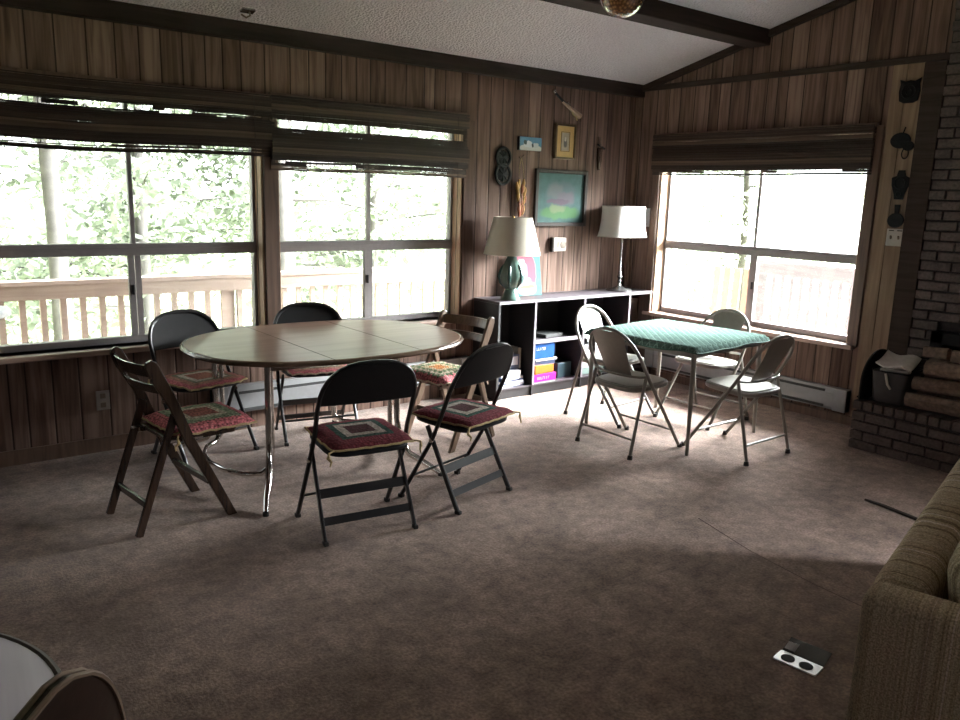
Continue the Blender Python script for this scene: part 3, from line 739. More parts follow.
# ------------------------------------------------------------------ wooden slat-back folding chairs
def make_wood_chair(label, loc, rz, mat, ears):
    t = thing('wooden_folding_chair', label, 'chair', loc, rz, 'wooden slat-back folding chairs')
    top = (0.0, -0.20, 0.82)
    for s in (-1, 1):
        bm = bm_new(); pr = [(0.262, 0.0), (0.214, 0.0), (0.008, 0.42), (-0.055, 0.60), (-0.13, 0.73)] + ([(-0.165, 0.80), (-0.155, 0.83), (-0.05, 0.885), (-0.035, 0.86)] if ears else [(-0.155, 0.795), (-0.15, 0.82), (-0.125, 0.832), (-0.10, 0.815)]) + [(-0.028, 0.66), (0.06, 0.43)]
        add_prism(bm, pr, 0.022, Matrix(((0, 0, 1, s * 0.205 - 0.011), (1, 0, 0, 0), (0, 1, 0, 0), (0, 0, 0, 1))))
        obj('side_post', bm, mat, t, bev=0.004)
        bm = bm_new(); bar(bm, (s * 0.180, -0.215, 0.0), (s * 0.180, -0.02, 0.555), 0.034, 0.022); obj('rear_leg', bm, mat, t, bev=0.003)
    for (z, h) in ((0.775, 0.058), (0.685, 0.045)):
        bm = bm_new(); yc = -0.125 + (0.80 - z) * 0.43
        def slat(u, v, z=z, h=h, yc=yc):
            x = 0.2 * (2 * u - 1); return (x, yc - 0.045 * (1 - (x / 0.2) ** 2) - (v - 0.5) * 0.02, z + h * (v - 0.5))
        add_sheet(bm, slat, 12, 2, Vector((0, -0.013, 0))); obj('back_slat', bm, mat, t, True, bev=0.002)
    bm = bm_new()
    for y in (-0.03, 0.03, 0.09, 0.15, 0.21, 0.27): add_box(bm, (0, y, 0.432), (0.33, 0.05, 0.014))
    for x in (-0.14, 0.14): add_box(bm, (x, 0.12, 0.416), (0.022, 0.35, 0.02))
    obj('slatted_seat', bm, mat, t, bev=0.002)
    bm = bm_new(); bar(bm, (-0.17, -0.166, 0.14), (0.17, -0.166, 0.14), 0.034, 0.016, Vector((0, 1, 0))); obj('rear_stretcher', bm, mat, t, bev=0.002)
    bm = bm_new(); bar(bm, (-0.2, 0.125, 0.20), (0.2, 0.125, 0.20), 0.03, 0.016, Vector((0, 1, 0))); obj('front_stretcher', bm, mat, t, bev=0.002)
    for s in (-1, 1):
        bm = bm_new(); bar(bm, (s * 0.168, -0.09, 0.425), (s * 0.168, 0.12, 0.415), 0.012, 0.004); obj('steel_bracket', bm, M['chrome'], t)
    return t
make_wood_chair('dark walnut slat-back folding chair at the left end of the oval table', (1.105, 3.885, 0), R(-83.4), M['darkwood'], False)
make_wood_chair('brown wooden slat-back folding chair between the oval table and the bookcase', (3.04, 4.155, 0), R(103), M['brownwood'], False)

# ------------------------------------------------------------------ crocheted seat cushions
cr_maroon = mat_crochet('crochet_maroon', [(0.062, (0.075, 0.028, 0.03)), (0.098, (0.40, 0.36, 0.31)), (0.128, (0.035, 0.075, 0.06))], (0.165, 0.035, 0.045))
cr_pink = mat_crochet('crochet_pink', [(0.07, (0.42, 0.15, 0.12)), (0.10, (0.75, 0.68, 0.52)), (0.15, (0.34, 0.42, 0.28))], (0.78, 0.24, 0.27), 0.2)
cr_rose = mat_crochet('crochet_rose', [(0.075, (0.42, 0.17, 0.13)), (0.108, (0.80, 0.72, 0.62)), (0.13, (0.30, 0.30, 0.21)), (0.17, (0.55, 0.27, 0.21))], (0.70, 0.22, 0.25))
cr_zig = mat_crochet('crochet_zigzag', [(0.05, (0.62, 0.24, 0.07)), (0.085, (0.62, 0.50, 0.30)), (0.115, (0.17, 0.25, 0.12)), (0.145, (0.66, 0.58, 0.42)), (0.17, (0.16, 0.24, 0.13))], (0.78, 0.26, 0.28), 0.12, 0.010)
def make_cushion(label, loc, rz, mat, size=0.2, puff=0.03, seed=0, trim='tan', wav=0.004):
    t = thing('seat_cushion', label, 'cushion', loc, rz, 'crocheted square seat cushions')
    bm = bm_new(); n = 22
    def prof(u, v):
        x, y = 2 * u - 1, 2 * v - 1
        return x, y, (max(0, 1 - abs(x) ** 4) * max(0, 1 - abs(y) ** 4)) ** 0.5
    def f(u, v):
        x, y, h = prof(u, v)
        r = 1 - 0.05 * (abs(x) ** 3) * (abs(y) ** 3)
        wv = wav * math.sin(9 * x + seed) * abs(y) ** 3 + wav * math.sin(8 * y + seed * 2) * abs(x) ** 3
        return (x * size * r + wv * y, y * size * r + wv * x, 0.010 + puff * h + abs(wv))
    def o(u, v):
        x, y, h = prof(u, v)
        return (0, 0, -(0.006 + puff * h) - 0.002)
    add_sheet(bm, f, n, n, o); c = obj('cover', bm, mat, t, True)
    bm = bm_new(); pts = []
    for k in range(64):
        a = 4 * k / 64; s, fr = int(a), a % 1
        u, v = ((fr, 0), (1, fr), (1 - fr, 1), (0, 1 - fr))[s]
        p = f(u, v); pts.append((p[0], p[1], p[2] - 0.003))
    add_tube(bm, pts, 0.0055, 6, True); obj('edging', bm, M[trim], t, True)
    for s in (-1, 1):
        bm = bm_new()
        add_tube(bm, [(s * size * 0.95, -size * 0.95, 0.012), (s * (size + 0.018), -size - 0.005, 0.008), (s * (size + 0.022), -size - 0.002, -0.015), (s * (size + 0.012), -size - 0.016, -0.03), (s * (size + 0.018), -size - 0.016, -0.05)], [0.004, 0.005, 0.008, 0.005, 0.003], 6)
        obj('tie', bm, M[trim], t, True)
    return t
def on_chair(loc, rz, dy, z): return (loc[0] - math.sin(rz) * dy, loc[1] + math.cos(rz) * dy, z)
make_cushion('maroon crochet cushion with cream ring on the front-left black chair', on_chair(BLACK[0][1], BLACK[0][2], -0.035, 0.4505), BLACK[0][2], cr_maroon, 0.205, 0.03, 1)
make_cushion('maroon crochet cushion with cream ring on the black chair nearest the bookcase', on_chair(BLACK[1][1], BLACK[1][2], -0.035, 0.4505), BLACK[1][2], cr_maroon, 0.205, 0.03, 2)
make_cushion('rose crochet cushion with a cream square on the black chair at the left window', on_chair(BLACK[2][1], BLACK[2][2], -0.0, 0.4505), BLACK[2][2], cr_rose, 0.205, 0.022, 3, 'tan', 0.006)
make_cushion('pale pink crochet cushion on the black chair below the window post', on_chair(BLACK[3][1], BLACK[3][2], 0.0, 0.4505), BLACK[3][2], cr_rose, 0.205, 0.022, 4, 'cream_yarn', 0.008)
make_cushion('red and green granny-square cushion on the dark walnut chair', on_chair((1.105, 3.885), R(-83.4), 0.185, 0.4415), R(-83.4), cr_pink, 0.21, 0.042, 5, 'tan', 0.008)
make_cushion('pink and orange zigzag crochet cushion on the brown wooden chair', on_chair((3.04, 4.155), R(103), 0.14, 0.4415), R(103), cr_zig, 0.21, 0.055, 6, 'cream_yarn', 0.012)

# ------------------------------------------------------------------ card table, cloth and grey folding chairs
CT, CR = (4.475, 3.485), R(4.5)
t = thing('card_table', 'square folding card table with slim brown legs under a green cloth', 'table', (CT[0], CT[1], 0), CR)
bm = bm_new(); add_prism(bm, rrect(0.87, 0.87, 0.03), 0.03, Matrix.Translation((0, 0, 0.67))); obj('tabletop', bm, M['brownwood'], t, bev=0.005)
bm = bm_new()
for s in (-1, 1):
    add_box(bm, (s * 0.41, 0, 0.652), (0.016, 0.82, 0.036)); add_box(bm, (0, s * 0.41, 0.652), (0.80, 0.016, 0.036))
obj('apron', bm, M['greymetal'], t)
for sx in (-1, 1):
    for sy in (-1, 1):
        bm = bm_new(); add_tube(bm, [(sx * 0.405, sy * 0.405, 0.66), (sx * 0.42, sy * 0.42, 0.0)], [0.017, 0.012], 10); obj('leg', bm, M['greymetal'], t, True)
t = thing('tablecloth', 'green quilted cloth spread over the square card table', 'tablecloth', (CT[0], CT[1], 0.7005), CR)
bm = bm_new(); n = 44; ex = 0.468; hf = 0.445
def cl(u, v):
    x, y = (2 * u - 1) * ex, (2 * v - 1) * ex
    zz = 0.006 + 0.0022 * noise.noise(Vector((x * 6, y * 6, 0.3)))
    ox, oy = max(0, abs(x) - hf + 0.012), max(0, abs(y) - hf + 0.012); o = max(ox, oy)
    wv = noise.noise(Vector((x * 5.2, y * 5.2, 4.1)))
    if o > 0:
        ln = 1.0 + 1.2 * wv
        zz -= min(o, 0.028) * (0.9 + 0.35 * ln)
        def sq(a): return math.copysign(min(abs(a), hf + 0.004 + 0.25 * (abs(a) - hf) * (1 + wv) if abs(a) > hf else abs(a)), a)
        x, y = sq(x), sq(y)
    return (x, y, zz)
add_sheet(bm, cl, n, n, Vector((0, 0, -0.0035))); obj('cloth', bm, M['quilt'], t, True)
bm = bm_new(); pts = []
for k in range(160):
    a = 4 * k / 160; s, fr = int(a), a % 1
    u, v = ((fr, 0), (1, fr), (1 - fr, 1), (0, 1 - fr))[s]; pts.append(Vector(cl(u, v)) + Vector((0, 0, -0.002)))
add_tube(bm, pts, 0.005, 6, True); obj('hem', bm, M['quilt_edge'], t, True)

def make_grey_chair(label, loc, rz):
    t = thing('folding_chair', label, 'chair', loc, rz, 'grey steel folding chairs at the card table')
    yo = lerp_tab([(0, 0.245), (0.5, -0.11), (0.66, -0.20), (0.80, -0.265)])
    bm = bm_new(); up = [(0.232 - 0.008 * z, yo(z), z) for z in (0.02, 0.25, 0.48)]
    pts = up + arch(0.222, 0.57, 0.80, yo, 18, 2.15) + [(-x, y, z) for (x, y, z) in up[::-1]]
    add_tube(bm, pts, 0.0115, 10); obj('back_frame', bm, M['greymetal'], t, True)
    bm = bm_new()
    def back(u, v):
        z = 0.50 + 0.285 * v; xh = 0.105 + 0.035 * v
        f = max(0.0, (z - 0.57) / 0.23); lim = 0.216 * max(0.0, 1 - f ** 2.15) ** (1 / 2.15)
        x = min(xh, max(lim, 0.03)) * (2 * u - 1)
        return (x, yo(z) - 0.012 - 0.02 * (1 - (x / 0.15) ** 2) * (1 - 0.8 * v), z)
    add_sheet(bm, back, 12, 14, Vector((0, -0.004, 0.002))); obj('backrest', bm, M['greymetal'], t, True)
    bm = bm_new(); pts = []
    for k in range(13):
        a = PI * k / 12; pts.append((0.218 * math.cos(a), yo(0.515) - 0.05 * math.sin(a), 0.515 - 0.015 * math.sin(a)))
    add_tube(bm, pts, 0.008, 8); obj('back_brace', bm, M['greymetal'], t, True)
    bm = bm_new(); o = superell(0.20, 0.195, 4.0, 40)
    add_prism(bm, o, 0.030, Matrix.Translation((0, -0.01, 0.415)) @ Matrix.Rotation(R(2.5), 4, 'X')); st = obj('seat', bm, M['greymetal'], t, True, bev=0.008)
    bm = bm_new(); add_prism(bm, superell(0.185, 0.178, 4.0, 40), 0.012, Matrix.Translation((0, -0.01, 0.4405)) @ Matrix.Rotation(R(2.5), 4, 'X')); obj('seat_pad', bm, M['greyvinyl'], st, True, bev=0.006)
    for s in (-1, 1):
        bm = bm_new(); add_tube(bm, [(s * 0.212, -0.115, 0.515), (s * 0.222, -0.185, 0.25), (s * 0.232, -0.243, 0.02)], 0.011, 10); lg = obj('rear_leg', bm, M['greymetal'], t, True)
        bm = bm_new(); add_tube(bm, [(s * 0.232, -0.243, 0.0), (s * 0.232, -0.241, 0.026)], [0.017, 0.0145], 10); obj('rubber_foot', bm, M['rubber'], lg, True)
        bm = bm_new(); add_tube(bm, [(s * 0.232, 0.245, 0.0), (s * 0.232, 0.243, 0.026)], [0.016, 0.0145], 10); obj('rubber_foot', bm, M['rubber'], t, True)
    bm = bm_new(); add_tube(bm, [(-0.226, -0.217, 0.12), (0.226, -0.217, 0.12)], 0.0075, 8); obj('rear_stretcher', bm, M['greymetal'], t, True)
    bm = bm_new(); add_tube(bm, [(-0.229, yo(0.13), 0.13), (0.229, yo(0.13), 0.13)], 0.0075, 8); obj('front_stretcher', bm, M['greymetal'], t, True)
    return t
gc = make_grey_chair('grey steel folding chair on the oval-table side of the card table', (3.955, 3.41, 0), R(-90))
dup(gc, (4.38, 3.97, 0), R(187.5), 'grey steel folding chair between the card table and the bookcase')
dup(gc, (4.475, 2.94, 0), R(0), 'grey steel folding chair on the fireplace side of the card table')
dup(gc, (4.93, 3.555, 0), R(91), 'grey steel folding chair between the card table and the window heater')

# ------------------------------------------------------------------ bookcase and what is on it
BX0, BX1, BY0, BY1, BZ = 3.90, 5.69, 4.745, DY - 0.012, 0.79
t = thing('bookcase', 'long low black bookcase with pale front edges against the panelled wall', 'bookcase', (BX0, BY0, 0))
Lb, Db = BX1 - BX0, BY1 - BY0
bm = bm_new(); add_box(bm, (Lb / 2, Db / 2, BZ - 0.01), (Lb, Db, 0.02)); tp = obj('top_board', bm, M['shelftop'], t, bev=0.002)
bm = bm_new(); add_box(bm, (Lb / 2, -0.003, BZ - 0.01), (Lb, 0.006, 0.022)); obj('edge_strip', bm, M['shelfedge'], tp)
divs = [0.0, 0.37, 0.925, 1.485]
for i, x in enumerate(divs):
    bm = bm_new(); add_box(bm, (x + 0.01, Db / 2, (BZ - 0.02) / 2), (0.02, Db - 0.004, BZ - 0.022)); d = obj('side_panel' if i == 0 else 'divider', bm, M['shelfblack'], t)
    if i:
        bm = bm_new(); add_box(bm, (x + 0.01, -0.002, (BZ - 0.02 + 0.085) / 2), (0.018, 0.005, BZ - 0.11)); obj('edge_strip', bm, M['shelfedge'], d)
bm = bm_new(); add_box(bm, (Lb - 0.01, Db / 2, (BZ - 0.02) / 2), (0.02, Db - 0.004, BZ - 0.022)); obj('side_panel', bm, M['shelfbrown'], t)
bm = bm_new(); add_box(bm, (Lb / 2, Db - 0.006, (BZ - 0.02) / 2), (Lb - 0.04, 0.01, BZ - 0.03)); obj('back_panel', bm, M['shelfblack'], t)
bm = bm_new(); add_box(bm, (Lb / 2, Db / 2 + 0.002, 0.04), (Lb - 0.045, Db - 0.03, 0.072)); obj('plinth', bm, M['shelfblack'], t)
bm = bm_new(); add_box(bm, (Lb / 2, Db / 2 - 0.002, 0.082), (Lb - 0.042, Db - 0.012, 0.012)); obj('bottom_board', bm, M['shelftop'], t)
for (a, b, z) in ((0.39, 0.915, 0.44), (0.945, 1.475, 0.44)):
    bm = bm_new(); add_box(bm, ((a + b) / 2, Db / 2, z), (b - a, Db - 0.02, 0.018)); s = obj('shelf', bm, M['shelftop'], t)
    bm = bm_new(); add_box(bm, ((a + b) / 2, 0.004, z), (b - a, 0.005, 0.03)); obj('edge_strip', bm, M['shelfedge'], s)
bm = bm_new(); add_box(bm, (1.64, 0.14, 0.40), (0.26, 0.012, 0.62)); obj('door_panel', bm, M['shelfbrown'], t)

def box_game(name, label, cat, x, y, z, s, mat, group, rz=0.0, lid=None):
    t = thing(name, label, cat, (x, y, z), rz, group)
    bm = bm_new(); add_box(bm, (0, 0, s[2] * 0.40), (s[0] - 0.004, s[1] - 0.004, s[2] * 0.8)); obj('tray', bm, lid or mat, t, bev=0.002)
    bm = bm_new(); add_box(bm, (0, 0, s[2] * 0.55 + 0.001), (s[0], s[1], s[2] * 0.9 - 0.002)); ld = obj('lid', bm, mat, t, bev=0.002)
    return t, ld
m_blue = mat_plain('box_blue', (0.012, 0.055, 0.19), 0.6, 0, 0.08, 30, 0.0, 0.06); m_pink = mat_plain('box_pink', (0.42, 0.015, 0.17), 0.6, 0, 0.08, 30, 0.0, 0.06); m_orange = mat_plain('box_orange', (0.42, 0.085, 0.012), 0.6, 0, 0.08, 30, 0.0, 0.06)
m_navy = mat_plain('box_navy', (0.02, 0.03, 0.07), 0.45); m_red = mat_plain('box_red', (0.45, 0.06, 0.08), 0.45); m_white = mat_plain('box_white', (0.34, 0.33, 0.35), 0.6, 0, 0.08, 30, 0.0, 0.06); m_slate = mat_plain('cover_slate', (0.04, 0.055, 0.11), 0.6, 0, 0.08, 30, 0.0, 0.06)
zb = 0.0885
GB = 'boxed games stacked in the bookcase'
def word(ld, x, y, z, w, h, n, mat, sd=1):
    """a row of small letter shapes on the front face (y) of a box"""
    rnd = random.Random(sd); bm = bm_new()
    for i in range(n):
        xx = x - w / 2 + w * (i + 0.5) / n; k = rnd.choice(('I', 'O', 'L', 'T'))
        cw = w / n * 0.7
        add_box(bm, (xx - cw * 0.35, y, z), (cw * 0.28, 0.0016, h))
        if k == 'O': add_box(bm, (xx + cw * 0.35, y, z), (cw * 0.28, 0.0016, h))
        if k in 'OT': add_box(bm, (xx, y, z + h * 0.4), (cw, 0.0016, h * 0.2))
        if k in 'OL': add_box(bm, (xx, y, z - h * 0.4), (cw, 0.0016, h * 0.2))
    obj('print', bm, mat, ld)
gx = 4.425
_, ld = box_game('game_box', 'hot pink game box at the bottom of the stack in the bookcase', 'box', gx + 0.005, 4.885, zb, (0.245, 0.25, 0.075), m_pink, GB, 0, m_white); word(ld, -0.02, -0.126, 0.04, 0.14, 0.022, 7, m_white, 3)
_, ld = box_game('game_box', 'orange game box resting on the hot pink box', 'box', gx - 0.01, 4.88, zb + 0.076, (0.215, 0.24, 0.07), m_orange, GB, R(3))
_, ld = box_game('game_box', 'flat navy box with white ends between the orange and blue boxes', 'box', gx, 4.89, zb + 0.147, (0.24, 0.24, 0.035), m_navy, GB, R(-4), m_white)
_, ld = box_game('game_box', 'thin white booklet box beneath the blue game box', 'box', gx + 0.01, 4.885, zb + 0.183, (0.245, 0.25, 0.018), m_white, GB, R(2))
_, ld = box_game('game_box', 'blue game box with white print on top of the stack', 'box', gx - 0.01, 4.885, zb + 0.202, (0.225, 0.24, 0.125), m_blue, GB, R(-2)); word(ld, -0.03, -0.121, 0.085, 0.11, 0.024, 6, m_white, 5)
box_game('storage_tin', 'dark teal tin beside the colourful game boxes', 'tin', 4.70, 4.90, zb, (0.17, 0.16, 0.13), mat_plain('tin_teal', (0.02, 0.04, 0.05), 0.35), None, R(5))
box_game('tray_box', 'flat dark tray on the upper shelf of the bookcase', 'tray', 4.55, 4.9, 0.4495, (0.22, 0.18, 0.03), mat_plain('tray_black', (0.012, 0.012, 0.011), 0.7), None, R(8))
GK = 'books lying in the left bay of the bookcase'
def book(label, x, y, z, s, mat, rz):
    t = thing('book', label, 'book', (x, y, z), rz, GK)
    bm = bm_new(); add_box(bm, (0.004, 0, s[2] / 2), (s[0] - 0.012, s[1] - 0.008, s[2] - 0.006)); obj('pages', bm, M['paper'], t)
    bm = bm_new(); add_box(bm, (0, 0, 0.0015), (s[0], s[1], 0.003)); add_box(bm, (0, 0, s[2] - 0.0015), (s[0], s[1], 0.003)); add_box(bm, (-s[0] / 2 + 0.0015, 0, s[2] / 2), (0.003, s[1], s[2])); obj('cover', bm, mat, t)
    return t
bx = 4.09
for i, (lb, dz, s, mt, rz) in enumerate([
        ('slate blue book at the bottom of the left pile in the bookcase', 0.0, (0.26, 0.2, 0.028), m_slate, 4),
        ('dark book second from the bottom of the left pile', 0.0285, (0.25, 0.2, 0.022), m_navy, -5),
        ('slate book with pale page edges, third up in the left pile', 0.051, (0.255, 0.19, 0.026), m_slate, 6),
        ('pale grey book on the left pile below the leaning magazine', 0.0775, (0.2, 0.18, 0.05), m_white, -3)]):
    book(lb, bx, 4.88, zb + dz, s, mt, R(rz))
tm = thing('magazine_box', 'dark pictured box standing on the left pile of books', 'box', (4.12, 4.86, zb + 0.128), R(-6))
bm = bm_new(); add_box(bm, (0, 0.03, 0.06), (0.17, 0.1, 0.12)); obj('carton', bm, m_navy, tm, bev=0.002)
bm = bm_new(); add_box(bm, (0.03, -0.021, 0.07), (0.08, 0.002, 0.07)); obj('cover_picture', bm, m_white, tm)
tm = thing('paperback', 'upright cream paperback beside the dark pictured box', 'book', (4.215, 4.9, zb + 0.128), R(-4)); tm['group'] = GK
bm = bm_new(); add_box(bm, (0, 0, 0.085), (0.03, 0.12, 0.17)); obj('cover', bm, mat_plain('cover_cream', (0.18, 0.15, 0.11), 0.6), tm, bev=0.002)
GR = 'boxes seen through the grey chair in the bookcase'
for i, (lb, z, s, mt, x) in enumerate([
        ('green and grey box lowest in the bay behind the grey chair', zb, (0.3, 0.2, 0.055), mat_plain('box_sage', (0.2, 0.27, 0.24), 0.5), 5.03),
        ('white box second from the bottom behind the grey chair', zb + 0.056, (0.28, 0.2, 0.055), m_white, 5.02),
        ('dark red box in the middle of the pile behind the grey chair', zb + 0.112, (0.3, 0.2, 0.06), m_red, 5.03),
        ('pale pink box above the dark red box in the bookcase', zb + 0.173, (0.27, 0.2, 0.045), mat_plain('box_rose', (0.62, 0.42, 0.45), 0.5), 5.01),
        ('white and black box topping the pile behind the grey chair', zb + 0.219, (0.26, 0.2, 0.045), m_white, 5.02)]):
    box_game('game_box', lb, 'box', x, 4.9, z, s, mt, GR, R((i % 3 - 1) * 3))
tm = thing('candle_jar', 'small red jar on the upper shelf behind the grey chair', 'jar', (5.02, 4.86, 0.4495))
bm = bm_new(); add_lathe(bm, [(0.03, 0), (0.036, 0.01), (0.036, 0.10), (0.028, 0.12)], 20); obj('glass_body', bm, m_red, tm, True)
bm = bm_new(); add_lathe(bm, [(0.03, 0.12), (0.03, 0.14)], 20); obj('lid', bm, m_white, tm, True)

# green ceramic lamp
t = thing('table_lamp', 'squat green ceramic lamp with a cream cone shade on the bookcase', 'lamp', (4.085, 4.835, BZ + 0.0005))
bm = bm_new(); add_lathe(bm, [(0.078, 0.0), (0.078, 0.012), (0.066, 0.03), (0.052, 0.07), (0.046, 0.085)], 32); obj('foot', bm, M['celadon'], t, True)
bm = bm_new()
seg = 48; rings = []
for (r, z) in [(0.046, 0.083), (0.065, 0.10), (0.088, 0.14), (0.098, 0.19), (0.088, 0.235), (0.062, 0.285), (0.042, 0.33), (0.036, 0.37), (0.03, 0.385)]:
    ring = []
    for k in range(seg):
        a = 2 * PI * k / seg; rr = r * (1 + 0.09 * abs(math.sin(a * 3)) * math.sin(min(1, max(0, (z - 0.083) / 0.25)) * PI) - 0.03)
        ring.append(bm.verts.new((rr * math.cos(a), rr * math.sin(a), z)))
    rings.append(ring)
for A, B in zip(rings, rings[1:]):
    for k in range(seg): bm.faces.new((A[k], A[(k + 1) % seg], B[(k + 1) % seg], B[k]))
bm.faces.new(rings[-1]); bm.faces.new(rings[0][::-1]); obj('body', bm, M['celadon'], t, True)
for k in range(6):
    a = PI / 6 + k * PI / 3 + 0.2
    bm = bm_new(); add_tube(bm, [((r + 0.007) * math.cos(a), (r + 0.007) * math.sin(a), z) for (r, z) in ((0.056, 0.105), (0.084, 0.14), (0.094, 0.19), (0.084, 0.235), (0.06, 0.28))], [0.006, 0.013, 0.016, 0.013, 0.005], 10); obj('flute', bm, M['celadon_dark'], t, True)
bm = bm_new(); add_tube(bm, [(0, 0, 0.38), (0, 0, 0.62)], 0.006, 8); obj('stem', bm, M['brass'], t, True)
def shade_mesh(prof, seg=48, sq=None):
    bm = bm_new(); rings = []
    for (a, b, z) in prof:
        ring = []
        for k in range(seg):
            th = 2 * PI * k / seg; c, s = math.cos(th), math.sin(th)
            if sq: x, y = a * math.copysign(abs(c) ** (2 / sq), c), b * math.copysign(abs(s) ** (2 / sq), s)
            else: x, y = a * c, b * s
            ring.append(bm.verts.new((x, y, z)))
        rings.append(ring)
    for A, B in zip(rings, rings[1:] + rings[:1]):
        for k in range(seg): bm.faces.new((A[k], A[(k + 1) % seg], B[(k + 1) % seg], B[k]))
    return bm
bm = shade_mesh([(0.225, 0.225, 0.358), (0.152, 0.152, 0.645), (0.149, 0.149, 0.645), (0.222, 0.222, 0.358)]); obj('lamp_shade', bm, M['shade'], t, True)
bm = bm_new(); add_tube(bm, [(-0.15, 0, 0.635), (0.15, 0, 0.635)], 0.003, 6); add_tube(bm, [(0, -0.15, 0.635), (0, 0.15, 0.635)], 0.003, 6); obj('spider', bm, M['brass'], t)
bm = bm_new(); add_lathe(bm, [(0.006, 0.62), (0.012, 0.63), (0.012, 0.645), (0.004, 0.66)], 12); obj('finial', bm, M['brass'], t, True)

# tall slim lamp
t = thing('table_lamp', 'slim pewter candlestick lamp with a white bell shade near the corner', 'lamp', (5.42, 4.905, BZ + 0.0005), R(0))
bm = bm_new(); add_lathe(bm, [(0.115, 0), (0.115, 0.006), (0.105, 0.012), (0.06, 0.022), (0.03, 0.035), (0.015, 0.05), (0.012, 0.07)], 36); obj('base', bm, M['pewter'], t, True)
bm = bm_new(); add_lathe(bm, [(0.012, 0.068), (0.02, 0.085), (0.012, 0.10), (0.024, 0.125), (0.012, 0.145), (0.018, 0.155), (0.009, 0.17), (0.008, 0.30), (0.009, 0.47), (0.012, 0.50)], 20); obj('stem', bm, M['pewter'], t, True)
bm = shade_mesh([(0.225, 0.15, 0.478), (0.212, 0.138, 0.54), (0.202, 0.13, 0.62), (0.198, 0.128, 0.70), (0.2, 0.13, 0.745), (0.197, 0.127, 0.745), (0.195, 0.125, 0.70), (0.199, 0.127, 0.62), (0.209, 0.135, 0.54), (0.222, 0.147, 0.478)], 56, 3.6); obj('lamp_shade', bm, M['shade_w'], t, True)
bm = bm_new()
for z, a, b in ((0.48, 0.225, 0.15), (0.743, 0.2, 0.13)): add_tube(bm, [(x, y, z) for x, y in superell(a, b, 3.6, 48)], 0.003, 6, True)
obj('shade_trim', bm, M['plate'], t, True)
bm = bm_new(); add_tube(bm, [(-0.19, 0, 0.73), (0.19, 0, 0.73)], 0.003, 6); add_tube(bm, [(0, 0, 0.49), (0, 0, 0.73)], 0.004, 6); obj('harp', bm, M['pewter'], t)

# leaning canvas
t = thing('canvas_painting', 'unframed pink and teal painting leaning behind the green lamp', 'painting', (4.375, 4.965, BZ + 0.001)); t.rotation_euler = (R(-9), 0, R(-3))
mp = mat_paint('canvas_paint', (0.07, 0.19, 0.20), [(-0.01, 0.20, 0.115, 0.15, (0.28, 0.075, 0.10), 0.3), (0.0, 0.06, 0.10, 0.06, (0.32, 0.20, 0.14), 0.4), (-0.045, 0.20, 0.06, 0.085, (0.28, 0.26, 0.36), 0.4), (-0.02, 0.115, 0.07, 0.04, (0.32, 0.29, 0.36), 0.4), (-0.045, 0.275, 0.035, 0.03, (0.30, 0.27, 0.32), 0.4), (0.0, 0.075, 0.075, 0.012, (0.28, 0.18, 0.08), 0.3)], 22.0, 0.5, 0, 0.012)
bm = bm_new(); add_box(bm, (0, 0.0, 0.175), (0.30, 0.018, 0.35)); obj('canvas', bm, mp, t, bev=0.002)

# ------------------------------------------------------------------ wall decorations, back wall
def at_wall(name, label, cat, x, z, group=None): return thing(name, label, cat, (x, DY - 0.001, z), 0, group)
VY = Matrix(((1, 0, 0, 0), (0, 0, -1, 0), (0, 1, 0, 0), (0, 0, 0, 1)))      # local xy outline -> xz plane, extrude towards -y
t = at_wall('framed_print', 'large landscape print in a dark frame on the panelled wall', 'picture', 4.80, 1.59)
w, h = 0.60, 0.47
bm = bm_new()
for s in (-1, 1):
    add_box(bm, (s * (w / 2 - 0.016), -0.016, 0), (0.032, 0.03, h)); add_box(bm, (0, -0.016, s * (h / 2 - 0.016)), (w - 0.064, 0.03, 0.032))
obj('frame', bm, M['frame_dark'], t, bev=0.004)
mp = mat_paint('landscape_print', (0.06, 0.115, 0.11), [(0, 0.03, 0.19, 0.12, (0.085, 0.125, 0.13), 0.6), (-0.06, 0.06, 0.10, 0.07, (0.12, 0.14, 0.145), 0.8), (0.06, 0.0, 0.12, 0.06, (0.13, 0.125, 0.145), 0.8), (-0.03, -0.03, 0.14, 0.025, (0.11, 0.085, 0.11), 0.5), (0, -0.125, 0.24, 0.055, (0.075, 0.16, 0.075), 0.5), (-0.03, -0.09, 0.1, 0.035, (0.16, 0.21, 0.12), 0.7)], 18.0, 0.5, 0.0, 0.03)
bm = bm_new(); add_box(bm, (0, -0.008, 0), (w - 0.06, 0.006, h - 0.06)); obj('print', bm, mp, t)
t = at_wall('framed_print', 'small gold-matted portrait print above the landscape', 'picture', 4.815, 2.055)
w, h = 0.235, 0.285
bm = bm_new()
for s in (-1, 1):
    add_box(bm, (s * (w / 2 - 0.008), -0.016, 0), (0.016, 0.032, h)); add_box(bm, (0, -0.016, s * (h / 2 - 0.008)), (w - 0.03, 0.032, 0.016))
obj('frame', bm, M['frame_gold'], t, bev=0.003)
bm = bm_new(); add_box(bm, (0, -0.012, 0), (w - 0.03, 0.01, h - 0.03)); obj('mat_board', bm, mat_plain('ochre_mat', (0.58, 0.38, 0.15), 0.7, 0, 0.05), t)
mp = mat_paint('portrait_print', (0.42, 0.37, 0.30), [(0, -0.005, 0.02, 0.045, (0.16, 0.15, 0.15), 0.5), (0, 0.02, 0.013, 0.02, (0.55, 0.5, 0.45), 0.5)], 30.0, 0.5, 0, 0.006)
bm = bm_new(); add_box(bm, (0, -0.019, 0), (0.085, 0.004, 0.145)); obj('print', bm, mp, t)
bm = bm_new()
